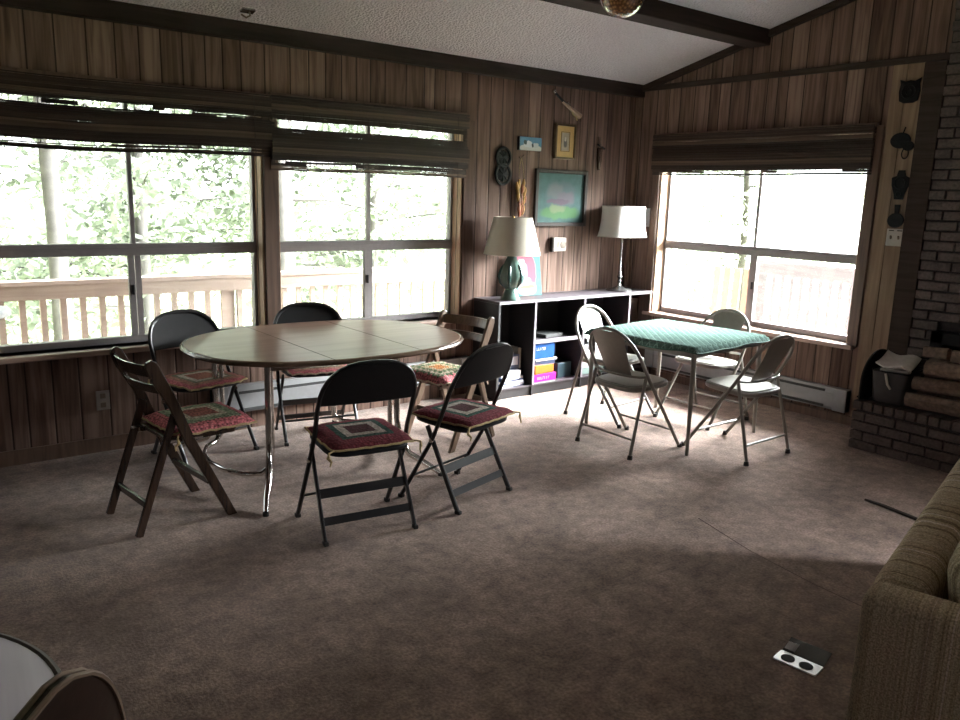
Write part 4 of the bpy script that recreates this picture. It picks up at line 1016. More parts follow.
for (x, z, ww, hh) in ((0, 0.078, 0.1, 0.004), (0, -0.078, 0.1, 0.004), (-0.048, 0, 0.004, 0.156), (0.048, 0, 0.004, 0.156)): add_box(bm, (x, -0.0215, z), (ww, 0.003, hh))
obj('bevel_line', bm, M['frame_gold'], t)
# blue plaque
t = at_wall('wall_plaque', 'small painted plaque of white shapes under a blue sky', 'plaque', 4.43, 2.015)
mp = mat_paint('plaque_paint', (0.12, 0.25, 0.38), [(0, -0.035, 0.13, 0.025, (0.62, 0.62, 0.6), 0.4), (-0.03, -0.005, 0.05, 0.028, (0.70, 0.72, 0.74), 0.4), (0.055, -0.01, 0.03, 0.02, (0.55, 0.58, 0.6), 0.4), (-0.06, 0.01, 0.016, 0.02, (0.06, 0.08, 0.08), 0.4), (0.02, -0.012, 0.01, 0.014, (0.05, 0.07, 0.08), 0.4)], 25.0, 0.5, 0, 0.012)
bm = bm_new(); add_box(bm, (0, -0.012, 0), (0.235, 0.022, 0.105)); obj('panel', bm, mp, t, bev=0.004)
bm = bm_new(); add_box(bm, (-0.121, -0.012, 0), (0.008, 0.024, 0.108)); obj('edge', bm, M['black'], t)
# iron double-ring ornament
t = at_wall('iron_ornament', 'black cast-iron figure-eight ornament left of the dried bundle', 'ornament', 4.155, 1.83)
bm = bm_new()
for zc, rr in ((0.066, 0.07), (-0.066, 0.074)):
    add_tube(bm, [(rr * math.cos(2 * PI * k / 28), -0.014, zc + rr * 1.05 * math.sin(2 * PI * k / 28)) for k in range(28)], 0.012, 8, True)
obj('ring', bm, M['iron'], t, True)
bm = bm_new()
for zc, rr in ((0.066, 0.058), (-0.066, 0.06)):
    add_lathe_pts = [(rr * 0.9, 0.0), (rr * 0.9, 0.006), (rr * 0.4, 0.012), (0.006, 0.013)]
    b2 = bm_new(); add_lathe(b2, add_lathe_pts, 20)
    me = bpy.data.meshes.new('tmp'); b2.to_mesh(me); b2.free(); me.transform(Matrix.Translation((0, -0.004, zc)) @ VY); bm.from_mesh(me); bpy.data.meshes.remove(me)
obj('relief_plate', bm, M['iron'], t, True)
bm = bm_new()
for zc in (0.066, -0.066):
    for k in range(4):
        a = k * PI / 4; bar(bm, (-0.055 * math.cos(a), -0.016, zc - 0.055 * math.sin(a)), (0.055 * math.cos(a), -0.016, zc + 0.055 * math.sin(a)), 0.007, 0.012, Vector((0, 1, 0)))
obj('spoke', bm, M['iron'], t)
# dried corn / pepper bundle
t = at_wall('dried_bundle', 'bundle of dried orange and yellow pods hanging on the wall', 'decoration', 4.345, 1.895)
bm = bm_new(); add_tube(bm, [(-0.02, -0.01, 0.01), (0, -0.008, 0.005), (0.02, -0.02, 0.03)], 0.007, 6); obj('peg', bm, M['bark'], t)
bm = bm_new()
for s in (-1, 1): add_tube(bm, [(0, -0.012, 0.005), (s * 0.02, -0.016, -0.07), (s * 0.028, -0.02, -0.15)], 0.002, 5)
obj('string', bm, M['tan'], t)
rnd = random.Random(4)
pods = [mat_plain('pod_rust', (0.28, 0.085, 0.03), 0.6), mat_plain('pod_amber', (0.40, 0.22, 0.05), 0.6), mat_plain('pod_brown', (0.20, 0.08, 0.035), 0.6)]
for k in range(24):
    f = rnd.random(); zz = -0.16 - 0.24 * f; xx = rnd.uniform(-1, 1) * 0.075 * (1 - 0.6 * f)
    bm = bm_new(); ln = 0.07; dx = -xx * 0.3
    add_tube(bm, [(xx, -0.025 - rnd.random() * 0.02, zz + 0.01), (xx + dx * 0.3, -0.032, zz - 0.02), (xx + dx * 0.7, -0.03, zz - 0.05), (xx + dx, -0.024, zz - ln)], [0.007, 0.014, 0.012, 0.003], 8)
    obj('pod', bm, pods[1] if (k % 5 == 0) else pods[k % 3], t, True)
# pistol-shaped antler / pipe at top
t = at_wall('flintlock_ornament', 'slanting ornamental flintlock of wood and brass above the portrait', 'ornament', 4.83, 2.35); t.scale = (1.15, 1.15, 1.15)
bm = bm_new(); add_tube(bm, [(-0.15, -0.018, 0.085), (-0.05, -0.018, 0.02), (0.03, -0.018, -0.02)], [0.008, 0.009, 0.011], 10); obj('barrel', bm, M['iron'], t, True)
bm = bm_new(); add_tube(bm, [(-0.155, -0.018, 0.09), (-0.135, -0.018, 0.075)], [0.016, 0.012], 10); add_tube(bm, [(-0.02, -0.02, 0.015), (0.0, -0.02, 0.0)], 0.014, 10); obj('brass_ring', bm, M['chrome'], t, True)
bm = bm_new(); add_tube(bm, [(-0.06, -0.02, 0.018), (0.03, -0.02, -0.025), (0.085, -0.02, -0.05), (0.12, -0.02, -0.07)], [0.008, 0.014, 0.017, 0.022], 10); obj('stock', bm, mat_plain('pale_stock', (0.30, 0.20, 0.13), 0.4), t, True)
bm = bm_new(); add_tube(bm, [(0.03, -0.02, -0.03), (0.05, -0.02, -0.06), (0.08, -0.02, -0.075), (0.095, -0.02, -0.1)], 0.005, 8); obj('trigger_guard', bm, M['tan'], t, True)
# dagger ornament on the right of the pictures
t = at_wall('dagger_ornament', 'narrow brown sheathed dagger hanging right of the pictures', 'ornament', 5.245, 1.98)
bm = bm_new(); add_prism(bm, [(-0.03, 0.05), (0.028, 0.05), (0.022, -0.06), (0.005, -0.14), (-0.012, -0.14), (-0.03, -0.04)], 0.02, VY); obj('sheath', bm, M['darkwood'], t, bev=0.004)
bm = bm_new(); add_box(bm, (0.01, -0.014, 0.06), (0.10, 0.014, 0.014), Euler((0, R(20), 0))); obj('cross_guard', bm, M['iron'], t, bev=0.003)
bm = bm_new(); add_tube(bm, [(0, -0.013, 0.06), (-0.012, -0.013, 0.14)], [0.011, 0.015], 10); obj('grip', bm, M['bark'], t, True)
# phone / thermostat unit
t = at_wall('wall_phone_jack', 'ivory wall plate with a round grille below the landscape', 'wall plate', 4.795, 1.20)
bm = bm_new(); add_box(bm, (-0.078, -0.02, 0), (0.02, 0.038, 0.122)); obj('side_bracket', bm, M['frame_dark'], t, bev=0.003)
bm = bm_new(); add_box(bm, (0.004, -0.018, 0), (0.145, 0.034, 0.115)); obj('plate', bm, M['plate'], t, bev=0.005)
bm = bm_new(); b2 = bm_new(); add_lathe(b2, [(0.034, 0), (0.034, 0.004), (0.026, 0.006)], 24)
me = bpy.data.meshes.new('tmp'); b2.to_mesh(me); b2.free(); me.transform(Matrix.Translation((0.038, -0.0345, 0.0)) @ VY); bm.from_mesh(me); bpy.data.meshes.remove(me); obj('dial', bm, M['plate_brown'], t, True)
bm = bm_new(); add_box(bm, (-0.022, -0.0355, 0), (0.02, 0.003, 0.05)); obj('slot', bm, M['plate_brown'], t)
bm = bm_new()
for k in range(5): add_box(bm, (-0.05 + 0.035 * k + 0.02, -0.006, 0.175), (0.004, 0.006, 0.10))
bm.free()
# outlet plate low on the wall, left
t = at_wall('outlet_plate', 'brown outlet plate low on the wall under the left window', 'outlet', 1.10, 0.318)
bm = bm_new(); add_box(bm, (0, -0.004, 0), (0.075, 0.008, 0.118)); obj('plate', bm, mat_plain('outlet_grey', (0.30, 0.27, 0.25), 0.4), t, bev=0.002)
bm = bm_new()
for z in (-0.028, 0.028): add_box(bm, (0, -0.0085, z), (0.03, 0.003, 0.03))
obj('socket', bm, M['plate_brown'], t, bev=0.002)

# ------------------------------------------------------------------ right wall decorations (face -x)
def at_right(name, label, cat, y, z, group=None, off=0.013): return thing(name, label, cat, (DX - off, y, z), -PI / 2, group)
t = at_right('paper_card', 'pale paper card pinned to the wall behind the slim lamp', 'card', 4.905, 1.44, None, 0.002)
bm = bm_new(); add_box(bm, (0, -0.003, 0), (0.15, 0.004, 0.165)); obj('sheet', bm, M['white_marks'], t)
bm = bm_new(); add_tube(bm, [(0, -0.004, 0.072), (0, -0.010, 0.072)], 0.005, 8); obj('pin', bm, m_red, t, True)
t = at_right('switch_plate', 'ivory double switch plate below the lowest iron trivet', 'switch', 2.655, 1.392)
bm = bm_new(); add_prism(bm, rrect(0.118, 0.118, 0.006), 0.007, VY); obj('plate', bm, M['plate'], t, bev=0.002)
for x in (-0.026, 0.026):
    bm = bm_new(); add_box(bm, (x, -0.012, 0.0), (0.010, 0.012, 0.024), Euler((R(20), 0, 0))); obj('toggle', bm, M['plate_brown'], t, bev=0.002)
bm = bm_new()
for x in (-0.028, 0.028): add_box(bm, (x, -0.008, 0.047), (0.034, 0.002, 0.007))
obj('slot', bm, M['rubber'], t)
GT = 'black iron trivets on the pale board'
def star(n, r0, r1, ph=0): return [((r0 if k % 2 else r1) * math.cos(ph + PI * k / n), (r0 if k % 2 else r1) * math.sin(ph + PI * k / n)) for k in range(2 * n)]
def ring_xz(bm, x, z, r, tr=0.006, y=-0.010, n=24): add_tube(bm, [(x + r * math.cos(2 * PI * k / n), y, z + r * math.sin(2 * PI * k / n)) for k in range(n)], tr, 6, True)
t = at_right('iron_trivet', 'square black iron trivet with horned corners, topmost on the pale board', 'trivet', 2.685, 2.36, GT)
bm = bm_new(); add_prism(bm, [(-0.062, -0.06), (-0.03, -0.075), (0.03, -0.075), (0.062, -0.06), (0.07, 0), (0.062, 0.05), (0.07, 0.085), (0.03, 0.066), (0, 0.072), (-0.03, 0.066), (-0.07, 0.08), (-0.062, 0.05), (-0.07, 0)], 0.012, VY); obj('plate', bm, M['iron'], t, bev=0.003)
bm = bm_new(); ring_xz(bm, 0, 0, 0.045, 0.006, -0.014); ring_xz(bm, 0, 0, 0.02, 0.005, -0.014); obj('relief', bm, M['iron'], t, True)
t = at_right('iron_trivet', 'round tilted black iron trivet with a hanging loop, second from the top', 'trivet', 2.69, 2.03, GT)
bm = bm_new(); add_prism(bm, superell(0.068, 0.052, 2, 28, -0.012, 0.012), 0.013, VY); add_prism(bm, superell(0.038, 0.032, 2, 24, 0.045, -0.025), 0.016, VY); obj('plate', bm, M['iron'], t, bev=0.003)
bm = bm_new(); add_tube(bm, [(0.03 + 0.022 * math.cos(a), -0.01, -0.075 + 0.034 * math.sin(a)) for a in [2 * PI * k / 20 for k in range(20)]], 0.004, 6, True); obj('loop', bm, M['iron'], t, True)
bm = bm_new(); add_tube(bm, [(0, -0.006, 0.06), (0.012, -0.008, 0.10)], 0.005, 6); obj('hook', bm, M['iron'], t, True)
t = at_right('iron_trivet', 'urn-shaped black iron trivet, third down on the pale board', 'trivet', 2.665, 1.745, GT)
bm = bm_new(); add_prism(bm, [(-0.03, -0.095), (0.03, -0.095), (0.036, -0.06), (0.058, 0.0), (0.062, 0.05), (0.03, 0.062), (0.022, 0.10), (-0.022, 0.10), (-0.03, 0.062), (-0.062, 0.05), (-0.058, 0.0), (-0.036, -0.06)], 0.012, VY); obj('plate', bm, M['iron'], t, bev=0.003)
bm = bm_new(); ring_xz(bm, 0, 0.015, 0.036, 0.005, -0.013); ring_xz(bm, 0, -0.06, 0.018, 0.004, -0.013); obj('relief', bm, M['iron'], t, True)
t = at_right('iron_trivet', 'small pan-shaped black iron trivet just above the switch plate', 'trivet', 2.665, 1.52, GT)
bm = bm_new(); add_prism(bm, superell(0.056, 0.05, 2, 28, 0, -0.012), 0.014, VY); obj('plate', bm, M['iron'], t, bev=0.003)
bm = bm_new(); add_prism(bm, [(-0.014, 0.03), (0.014, 0.03), (0.02, 0.095), (-0.02, 0.095)], 0.010, VY); obj('handle', bm, M['iron'], t, bev=0.003)

# ------------------------------------------------------------------ fireplace
def bricks(bm, a0, a1, z0, z1, place, bl=0.2, bh=0.066, gap=0.011, depth=0.03, seed=1, skip=None):
    rnd = random.Random(seed); z = z0; row = 0
    while z + bh <= z1 + 0.004:
        a = a0 - (bl / 2 if row % 2 else 0)
        while a < a1:
            s, e = max(a, a0), min(a + bl - gap, a1)
            pieces = [(s, e)]
            if skip and z < skip[3]: pieces = [(s, min(e, skip[0])), (max(s, skip[1]), e)]
            for (p, q) in pieces:
                if q - p > 0.02: place(bm, p, q, z, z + bh - gap, depth + rnd.uniform(-0.003, 0.004))
            a += bl
        z += bh; row += 1
t = thing('brick_fireplace', 'dark brick fireplace wall with a raised brick hearth', 'fireplace', (DX, 2.46, 0))
y1, y0 = 0.0, -2.3                                            # local y: 0 is the left edge, going towards the camera side
hole = (-1.75, -0.17, 0.335, 0.80)
bm = bm_new()
add_box(bm, (-0.01, (y1 + hole[1]) / 2, 1.6), (0.02, y1 - hole[1], 3.2)); add_box(bm, (-0.01, (hole[1] + hole[0]) / 2, 2.0), (0.02, hole[1] - hole[0], 2.4)); add_box(bm, (-0.01, (y0 + hole[0]) / 2, 1.6), (0.02, hole[0] - y0, 3.2))
ms = obj('mortar_bed', bm, M['mortar'], t)
bm = bm_new()
bricks(bm, y0, y1, 0.335, 3.25, lambda b, s, e, za, zb_, d: add_box(b, (-0.01 - d / 2, (s + e) / 2, (za + zb_) / 2), (d, e - s, zb_ - za)), seed=3, skip=hole)
obj('brick_facing', bm, M['brick'], t, bev=0.003)
bm = bm_new()
add_box(bm, (-0.06, (hole[0] + hole[1]) / 2, hole[3] - 0.04), (0.12, hole[1] - hole[0], 0.08))
for y in (hole[1] - 0.04, hole[0] + 0.04): add_box(bm, (-0.06, y, (hole[2] + hole[3]) / 2), (0.12, 0.08, hole[3] - hole[2]))
add_box(bm, (-0.02, (hole[0] + hole[1]) / 2, 0.56), (0.02, hole[1] - hole[0], 0.44)); obj('iron_insert', bm, M['iron'], t, bev=0.004)
# hearth: x from -0.54 to 0, top z 0.33
hx0, hy1, hz = -0.54, 0.08, 0.33
bm = bm_new(); add_box(bm, ((hx0 + 0.02) / 2, (hy1 - 0.02 + y0) / 2, (hz - 0.02) / 2), (-hx0 - 0.02, hy1 - 0.02 - y0, hz - 0.03)); obj('hearth_core', bm, M['mortar'], t)
bm = bm_new()
bricks(bm, y0, hy1, 0.004, 0.27, lambda b, s, e, za, zb_, d: add_box(b, (hx0 + d / 2, (s + e) / 2, (za + zb_) / 2), (d, e - s, zb_ - za)), seed=5)
bricks(bm, hx0 + 0.03, -0.001, 0.004, 0.27, lambda b, s, e, za, zb_, d: add_box(b, ((s + e) / 2, hy1 - d / 2, (za + zb_) / 2), (e - s, d, zb_ - za)), seed=6)
obj('hearth_brick', bm, M['brick'], t, bev=0.003)
bm = bm_new(); y = hy1
rnd = random.Random(9)
while y > y0:
    for xa, xb in ((hx0 - 0.006, hx0 + 0.19), (hx0 + 0.202, hx0 + 0.395), (hx0 + 0.407, -0.002)):
        add_box(bm, ((xa + xb) / 2, y - 0.029, hz - 0.028 + rnd.uniform(-0.001, 0.0015)), (xb - xa, 0.058, 0.056))
    y -= 0.069
obj('hearth_cap', bm, M['brick'], t, bev=0.004)

HZ = 0.3325
# black round-topped guard standing at the hearth's left end
t = thing('hearth_guard', 'black round-topped metal guard standing at the hearth end', 'fire guard', (5.43, 2.528, HZ))
bm = bm_new(); o = [(0.215, 0.0)] + [(0.215 * math.cos(PI * k / 24), 0.115 + 0.20 * math.sin(PI * k / 24)) for k in range(25)] + [(-0.215, 0.0)]
add_prism(bm, o, 0.012, VY); obj('panel', bm, M['iron'], t, bev=0.002)
bm = bm_new(); add_tube(bm, [(x, -0.006, z) for x, z in o], 0.009, 8); obj('rim', bm, M['iron'], t, True)
for s in (-1, 1):
    bm = bm_new(); add_box(bm, (s * 0.17, -0.006, 0.007), (0.03, 0.07, 0.012)); obj('foot', bm, M['iron'], t, bev=0.003)
# wood bin with newspapers
t = thing('wood_bin', 'dark metal bin of newspaper standing on the brick hearth', 'bin', (5.38, 2.375, HZ), R(4))
bm = bm_new()
def bin_ring(zz, k): return rrect(0.27 * k, 0.23 * k, 0.03, 4), zz
lay = [bin_ring(0, 0.86), bin_ring(0.21, 1.0), bin_ring(0.21, 0.95), bin_ring(0.012, 0.82)]
rings = [[bm.verts.new((x, y, z)) for x, y in o] for o, z in lay]; nn = len(rings[0])
for A, B in zip(rings, rings[1:]):
    for k in range(nn): bm.faces.new((A[k], A[(k + 1) % nn], B[(k + 1) % nn], B[k]))
bm.faces.new(rings[0][::-1]); bm.faces.new(rings[-1]); obj('tub', bm, mat_plain('bin_steel', (0.035, 0.032, 0.032), 0.4, 0.3), t, True)
bm = bm_new(); add_tube(bm, [(x, y, 0.21) for x, y in rrect(0.27, 0.23, 0.03, 4)], 0.006, 6, True); obj('rim', bm, M['iron'], t, True)
bm = bm_new(); add_tube(bm, [(-0.135, 0.02, 0.2), (-0.137, 0.0, 0.13), (-0.13, -0.02, 0.10)], 0.008, 8); obj('handle', bm, M['plate'], t, True)
t = thing('newspaper_stack', 'folded newspapers heaped on top of the hearth bin', 'newspaper', (5.38, 2.375, HZ + 0.05), R(10))
bm = bm_new(); rnd = random.Random(2)
for k in range(9):
    add_box(bm, (rnd.uniform(-0.01, 0.01), rnd.uniform(-0.012, 0.012), 0.012 + k * 0.019), (0.19, 0.165, 0.017), Euler((R(rnd.uniform(-1, 1)), R(rnd.uniform(-1, 1)), R(rnd.uniform(-6, 6)))))
obj('folded_sheets', bm, M['paper'], t, bev=0.005)
bm = bm_new()
def sheet(u, v):
    x, y = (u - 0.5) * 0.25, (v - 0.5) * 0.21
    return (x, y, 0.196 + 0.05 * u * u + 0.012 * math.sin(7 * v) + 0.02 * (v - 0.4))
add_sheet(bm, sheet, 10, 8, Vector((0, 0, -0.008))); obj('top_sheet', bm, M['paper'], t, True)
# split logs
GL = 'split firewood logs piled on the hearth'
def log(label, p, q, r, seed):
    rnd = random.Random(seed); P, Q = Vector(p), Vector(q); c = (P + Q) / 2
    t = thing('firewood_log', label, 'log', (c.x, c.y, c.z), 0, GL)
    ang = [2 * PI * k / 9 for k in range(9)]; rr = [r * rnd.uniform(0.78, 1.12) for _ in ang]
    d = (Q - P).normalized(); up = Vector((0, 0, 1)); a = (up - d * up.dot(d)).normalized(); b = d.cross(a)
    bm = bm_new(); rings = []
    for i in range(5):
        s = (i / 4 - 0.5) * (Q - P).length
        rings.append([bm.verts.new(d * s + (a * math.cos(th) + b * math.sin(th)) * (ri * rnd.uniform(0.94, 1.05))) for th, ri in zip(ang, rr)])
    for A, B in zip(rings, rings[1:]):
        for k in range(9): bm.faces.new((A[k], A[(k + 1) % 9], B[(k + 1) % 9], B[k]))
    obj('bark', bm, M['bark'], t)
    bm = bm_new()
    for s, ring in ((-1, None), (1, None)):
        vs = [bm.verts.new(d * (s * (Q - P).length / 2 * 1.002) + (a * math.cos(th) + b * math.sin(th)) * (ri * 0.97)) for th, ri in zip(ang, rr)]
        bm.faces.new(vs if s > 0 else vs[::-1])
    obj('cut_end', bm, M['log'], t)
LG = [((5.27, 2.24, 0.062), (5.29, 1.86, 0.062), 0.056, 'thick log at the front bottom of the hearth pile'), ((5.40, 2.23, 0.06), (5.41, 1.84, 0.06), 0.055, 'middle log of the bottom row on the hearth'),
      ((5.54, 2.24, 0.062), (5.53, 1.86, 0.062), 0.057, 'bottom-row log against the brick wall'), ((5.29, 2.225, 0.162), (5.34, 1.90, 0.165), 0.052, 'second-row log at the front of the pile'),
      ((5.46, 2.22, 0.16), (5.47, 1.86, 0.162), 0.054, 'second-row log on the brick side of the pile'), ((5.33, 2.18, 0.26), (5.37, 1.88, 0.266), 0.05, 'front log of the third row in the pile'),
      ((5.50, 2.23, 0.262), (5.46, 1.93, 0.268), 0.05, 'rear log of the third row in the pile'), ((5.42, 2.235, 0.352), (5.42, 2.09, 0.358), 0.045, 'short log on top of the pile at its bin end'),
      ((5.40, 2.06, 0.352), (5.42, 1.88, 0.358), 0.047, 'short log on top of the pile at its sofa end')]
for i, (p, q, r, lb) in enumerate(LG): log(lb, (p[0], p[1], p[2] + HZ), (q[0], q[1], q[2] + HZ), r, i + 1)

# ------------------------------------------------------------------ sofa
SX, SY, SR = 1.78, 0.80, R(13.5)
t = thing('sofa', 'striped olive-brown tweed sofa seen from its end', 'sofa', (SX, SY, 0), SR)
def rbox(c, s, rad, seg=4):
    bm = bm_new(); add_box(bm, c, s); bmesh.ops.bevel(bm, geom=bm.edges[:], offset=rad, segments=seg, affect='EDGES', profile=0.5); return bm
SL = 2.1
obj('backrest', rbox((SL / 2, -0.065, 0.398), (SL - 0.2, 0.13, 0.655), 0.042), M['sofa_x'], t, True)
for x in (0.06, SL - 0.06): obj('arm', rbox((x, -0.445, 0.392), (0.12, 0.89, 0.65), 0.035), M['sofa_y'], t, True)
obj('seat_base', rbox((SL / 2, -0.50, 0.20), (SL - 0.24, 0.74, 0.24), 0.02), M['sofa_x'], t, True)
for k in range(3):
    w = (SL - 0.25) / 3; x = 0.125 + w * (k + 0.5)
    obj('seat_cushion', rbox((x, -0.56, 0.39), (w - 0.006, 0.66, 0.14), 0.05), M['sofa_x'], t, True)
    bm = rbox((0, 0, 0), (w - 0.008, 0.19, 0.42), 0.06); bmesh.ops.transform(bm, matrix=Matrix.Translation((x + 0.004, -0.262, 0.615)) @ Matrix.Rotation(R(-9), 4, 'X'), verts=bm.verts); obj('back_cushion', bm, M['sofa_x'], t, True)
for x in (0.08, SL - 0.08):
    for y in (-0.06, -0.86):
        bm = bm_new(); add_box(bm, (x, y, 0.036), (0.05, 0.05, 0.072)); obj('leg', bm, M['darkwood'], t)

# ------------------------------------------------------------------ round table and leather chair in the near left corner
t = thing('round_table', 'low round glossy table with a dark rim in the near left corner', 'table', (-0.27, 2.14, 0))
bm = bm_new(); add_lathe(bm, [(0.575, 0.305), (0.575, 0.331)], 72); obj('tabletop', bm, M['gloss_table'], t, True)
bm = bm_new(); add_tube(bm, [(0.583 * math.cos(2 * PI * k / 72), 0.583 * math.sin(2 * PI * k / 72), 0.320) for k in range(72)], 0.0145, 8, True); obj('rim', bm, M['rim'], t, True)
bm = bm_new(); add_lathe(bm, [(0.05, 0.304), (0.09, 0.28), (0.05, 0.24), (0.07, 0.18), (0.06, 0.08), (0.06, 0.05)], 24); obj('pedestal', bm, M['darkwood'], t, True)
for k in range(4):
    a = PI / 4 + k * PI / 2; bm = bm_new(); add_tube(bm, [(0.03 * math.cos(a), 0.03 * math.sin(a), 0.14), (0.2 * math.cos(a), 0.2 * math.sin(a), 0.07), (0.38 * math.cos(a), 0.38 * math.sin(a), 0.02)], [0.03, 0.025, 0.02], 8); obj('foot', bm, M['darkwood'], t, True)
t = thing('upholstered_chair', 'dark brown leather chair with piped rounded back in the near left corner', 'chair', (0.022, 1.295, 0), R(38))
def bk_out(z):
    f = max(0, (z - 0.50) / 0.432); return 0.2 * max(0.0, 1 - f ** 2.1) ** 0.55
bm = bm_new()
def bk(u, v):
    z = 0.46 + 0.47 * v; xh = max(bk_out(z), 0.006); x = xh * (2 * u - 1)
    return (x, -0.205 + 0.05 * (x / 0.2) ** 2 - (z - 0.46) * 0.06, z)
add_sheet(bm, bk, 16, 20, Vector((0, 0.014, 0.0))); obj('backrest', bm, M['leather'], t, True, bev=0.006)
for dy in (-0.002, 0.016):
    bm = bm_new(); pts = []
    zs = [0.46 + 0.47 * k / 24 for k in range(25)]
    for s in (1, -1):
        for z in (zs if s > 0 else zs[::-1]):
            xh = bk_out(z); x = s * xh; pts.append((x, -0.205 + 0.05 * (x / 0.2) ** 2 - (z - 0.46) * 0.06 + dy, z + 0.001))
    add_tube(bm, pts, 0.0045, 6); obj('piping', bm, M['piping'], t, True)
obj('seat', rbox((0, 0.0, 0.42), (0.43, 0.42, 0.09), 0.03), M['leather'], t, True)
for sx in (-1, 1):
    for sy in (-1, 1):
        bm = bm_new(); add_tube(bm, [(sx * 0.17, sy * 0.17, 0.385), (sx * 0.19, sy * 0.19, 0.0)], [0.02, 0.013], 10); obj('leg', bm, M['darkwood'], t, True)

# ------------------------------------------------------------------ floor outlet, carpet seams
t = thing('floor_outlet', 'bright metal outlet cover with open flap set in the carpet', 'outlet', (2.503, 1.307, 0.0005), R(-82))
bm = bm_new(); add_prism(bm, rrect(0.155, 0.075, 0.008), 0.006); obj('plate', bm, mat_plain('outlet_steel', (0.75, 0.73, 0.70), 0.3, 0.4, 0.04), t, bev=0.0015)
bm = bm_new()
for x in (-0.035, 0.03): add_lathe(bm, [(0.024, 0.0062), (0.024, 0.008), (0.018, 0.0085)], 20, (x, -0.004, 0))
obj('socket', bm, M['rubber'], t, True)
bm = bm_new(); add_box(bm, (0, 0.078, 0.014), (0.15, 0.075, 0.004), Euler((R(16), 0, 0))); obj('flap', bm, mat_plain('outlet_flap', (0.10, 0.095, 0.09), 0.25, 0.6), t, bev=0.001)
bm = bm_new(); add_box(bm, (-0.05, 0.062, 0.018), (0.04, 0.04, 0.004), Euler((R(16), 0, 0))); obj('hinge_tab', bm, M['pewter'], t, bev=0.001)
bm = bm_new(); pts = [(4.30, 1.975, 0.003), (4.285, 1.86, 0.004), (4.265, 1.76, 0.003), (4.24, 1.64, 0.004), (4.24, 1.3, 0.003)]
add_tube(bm, pts, [0.007, 0.012, 0.012, 0.011, 0.01], 6); struct('trim_13', bm, M['seam'])
bm = bm_new(); add_tube(bm, [(3.30, 2.34, -0.001), (3.18, 1.95, -0.001), (3.12, 1.6, -0.001), (3.09, 1.2, -0.001)], 0.003, 6); struct('trim_14', bm, mat_plain('carpet_seam', (0.10, 0.065, 0.055), 0.95))

# ------------------------------------------------------------------ ceiling lamp and hook
t = thing('pendant_lamp', 'amber textured globe lamp hanging from the ceiling beam', 'lamp', (2.83, 2.65, 2.495))
bm = bm_new(); prof = [(0.004, -0.1)] + [(0.1 * math.sin(a), -0.1 * math.cos(a)) for a in [PI * k / 20 for k in range(2, 18)]] + [(0.05, 0.09)]
add_lathe(bm, prof, 40); obj('globe', bm, M['globe'], t, True)
bm = bm_new(); add_lathe(bm, [(0.052, 0.085), (0.056, 0.10), (0.03, 0.125), (0.012, 0.14)], 24); obj('cap', bm, M['brass'], t, True)
bm = bm_new(); zc = ceil_z(2.65) - 2.495
z = 0.14; k = 0
while z < zc - 0.02:
    pts = [((0.009 * math.cos(a) if k % 2 else 0), (0 if k % 2 else 0.009 * math.cos(a)), z + 0.014 + 0.016 * math.sin(a)) for a in [2 * PI * q / 10 for q in range(10)]]
    add_tube(bm, pts, 0.0025, 5, True); z += 0.026; k += 1
obj('chain', bm, M['brass'], t, True)
bm = bm_new(); add_lathe(bm, [(0.055, zc - 0.03), (0.06, zc - 0.005), (0.02, zc + 0.02)], 24); obj('canopy', bm, M['brass'], t, True)
t = thing('ceiling_hook', 'small dark hook bracket on the ceiling above the left window', 'hook', (1.99, 4.86, ceil_z(4.86)))
bm = bm_new(); add_box(bm, (0, 0, -0.006), (0.08, 0.05, 0.012), Euler((R(-14), 0, 0))); obj('plate', bm, M['pewter'], t, bev=0.002)
bm = bm_new(); add_tube(bm, [(0.01, 0, -0.005), (0.015, 0, -0.03), (-0.01, 0.0, -0.045), (-0.04, 0, -0.03)], 0.006, 8); obj('hook_arm', bm, M['plate_brown'], t, True)

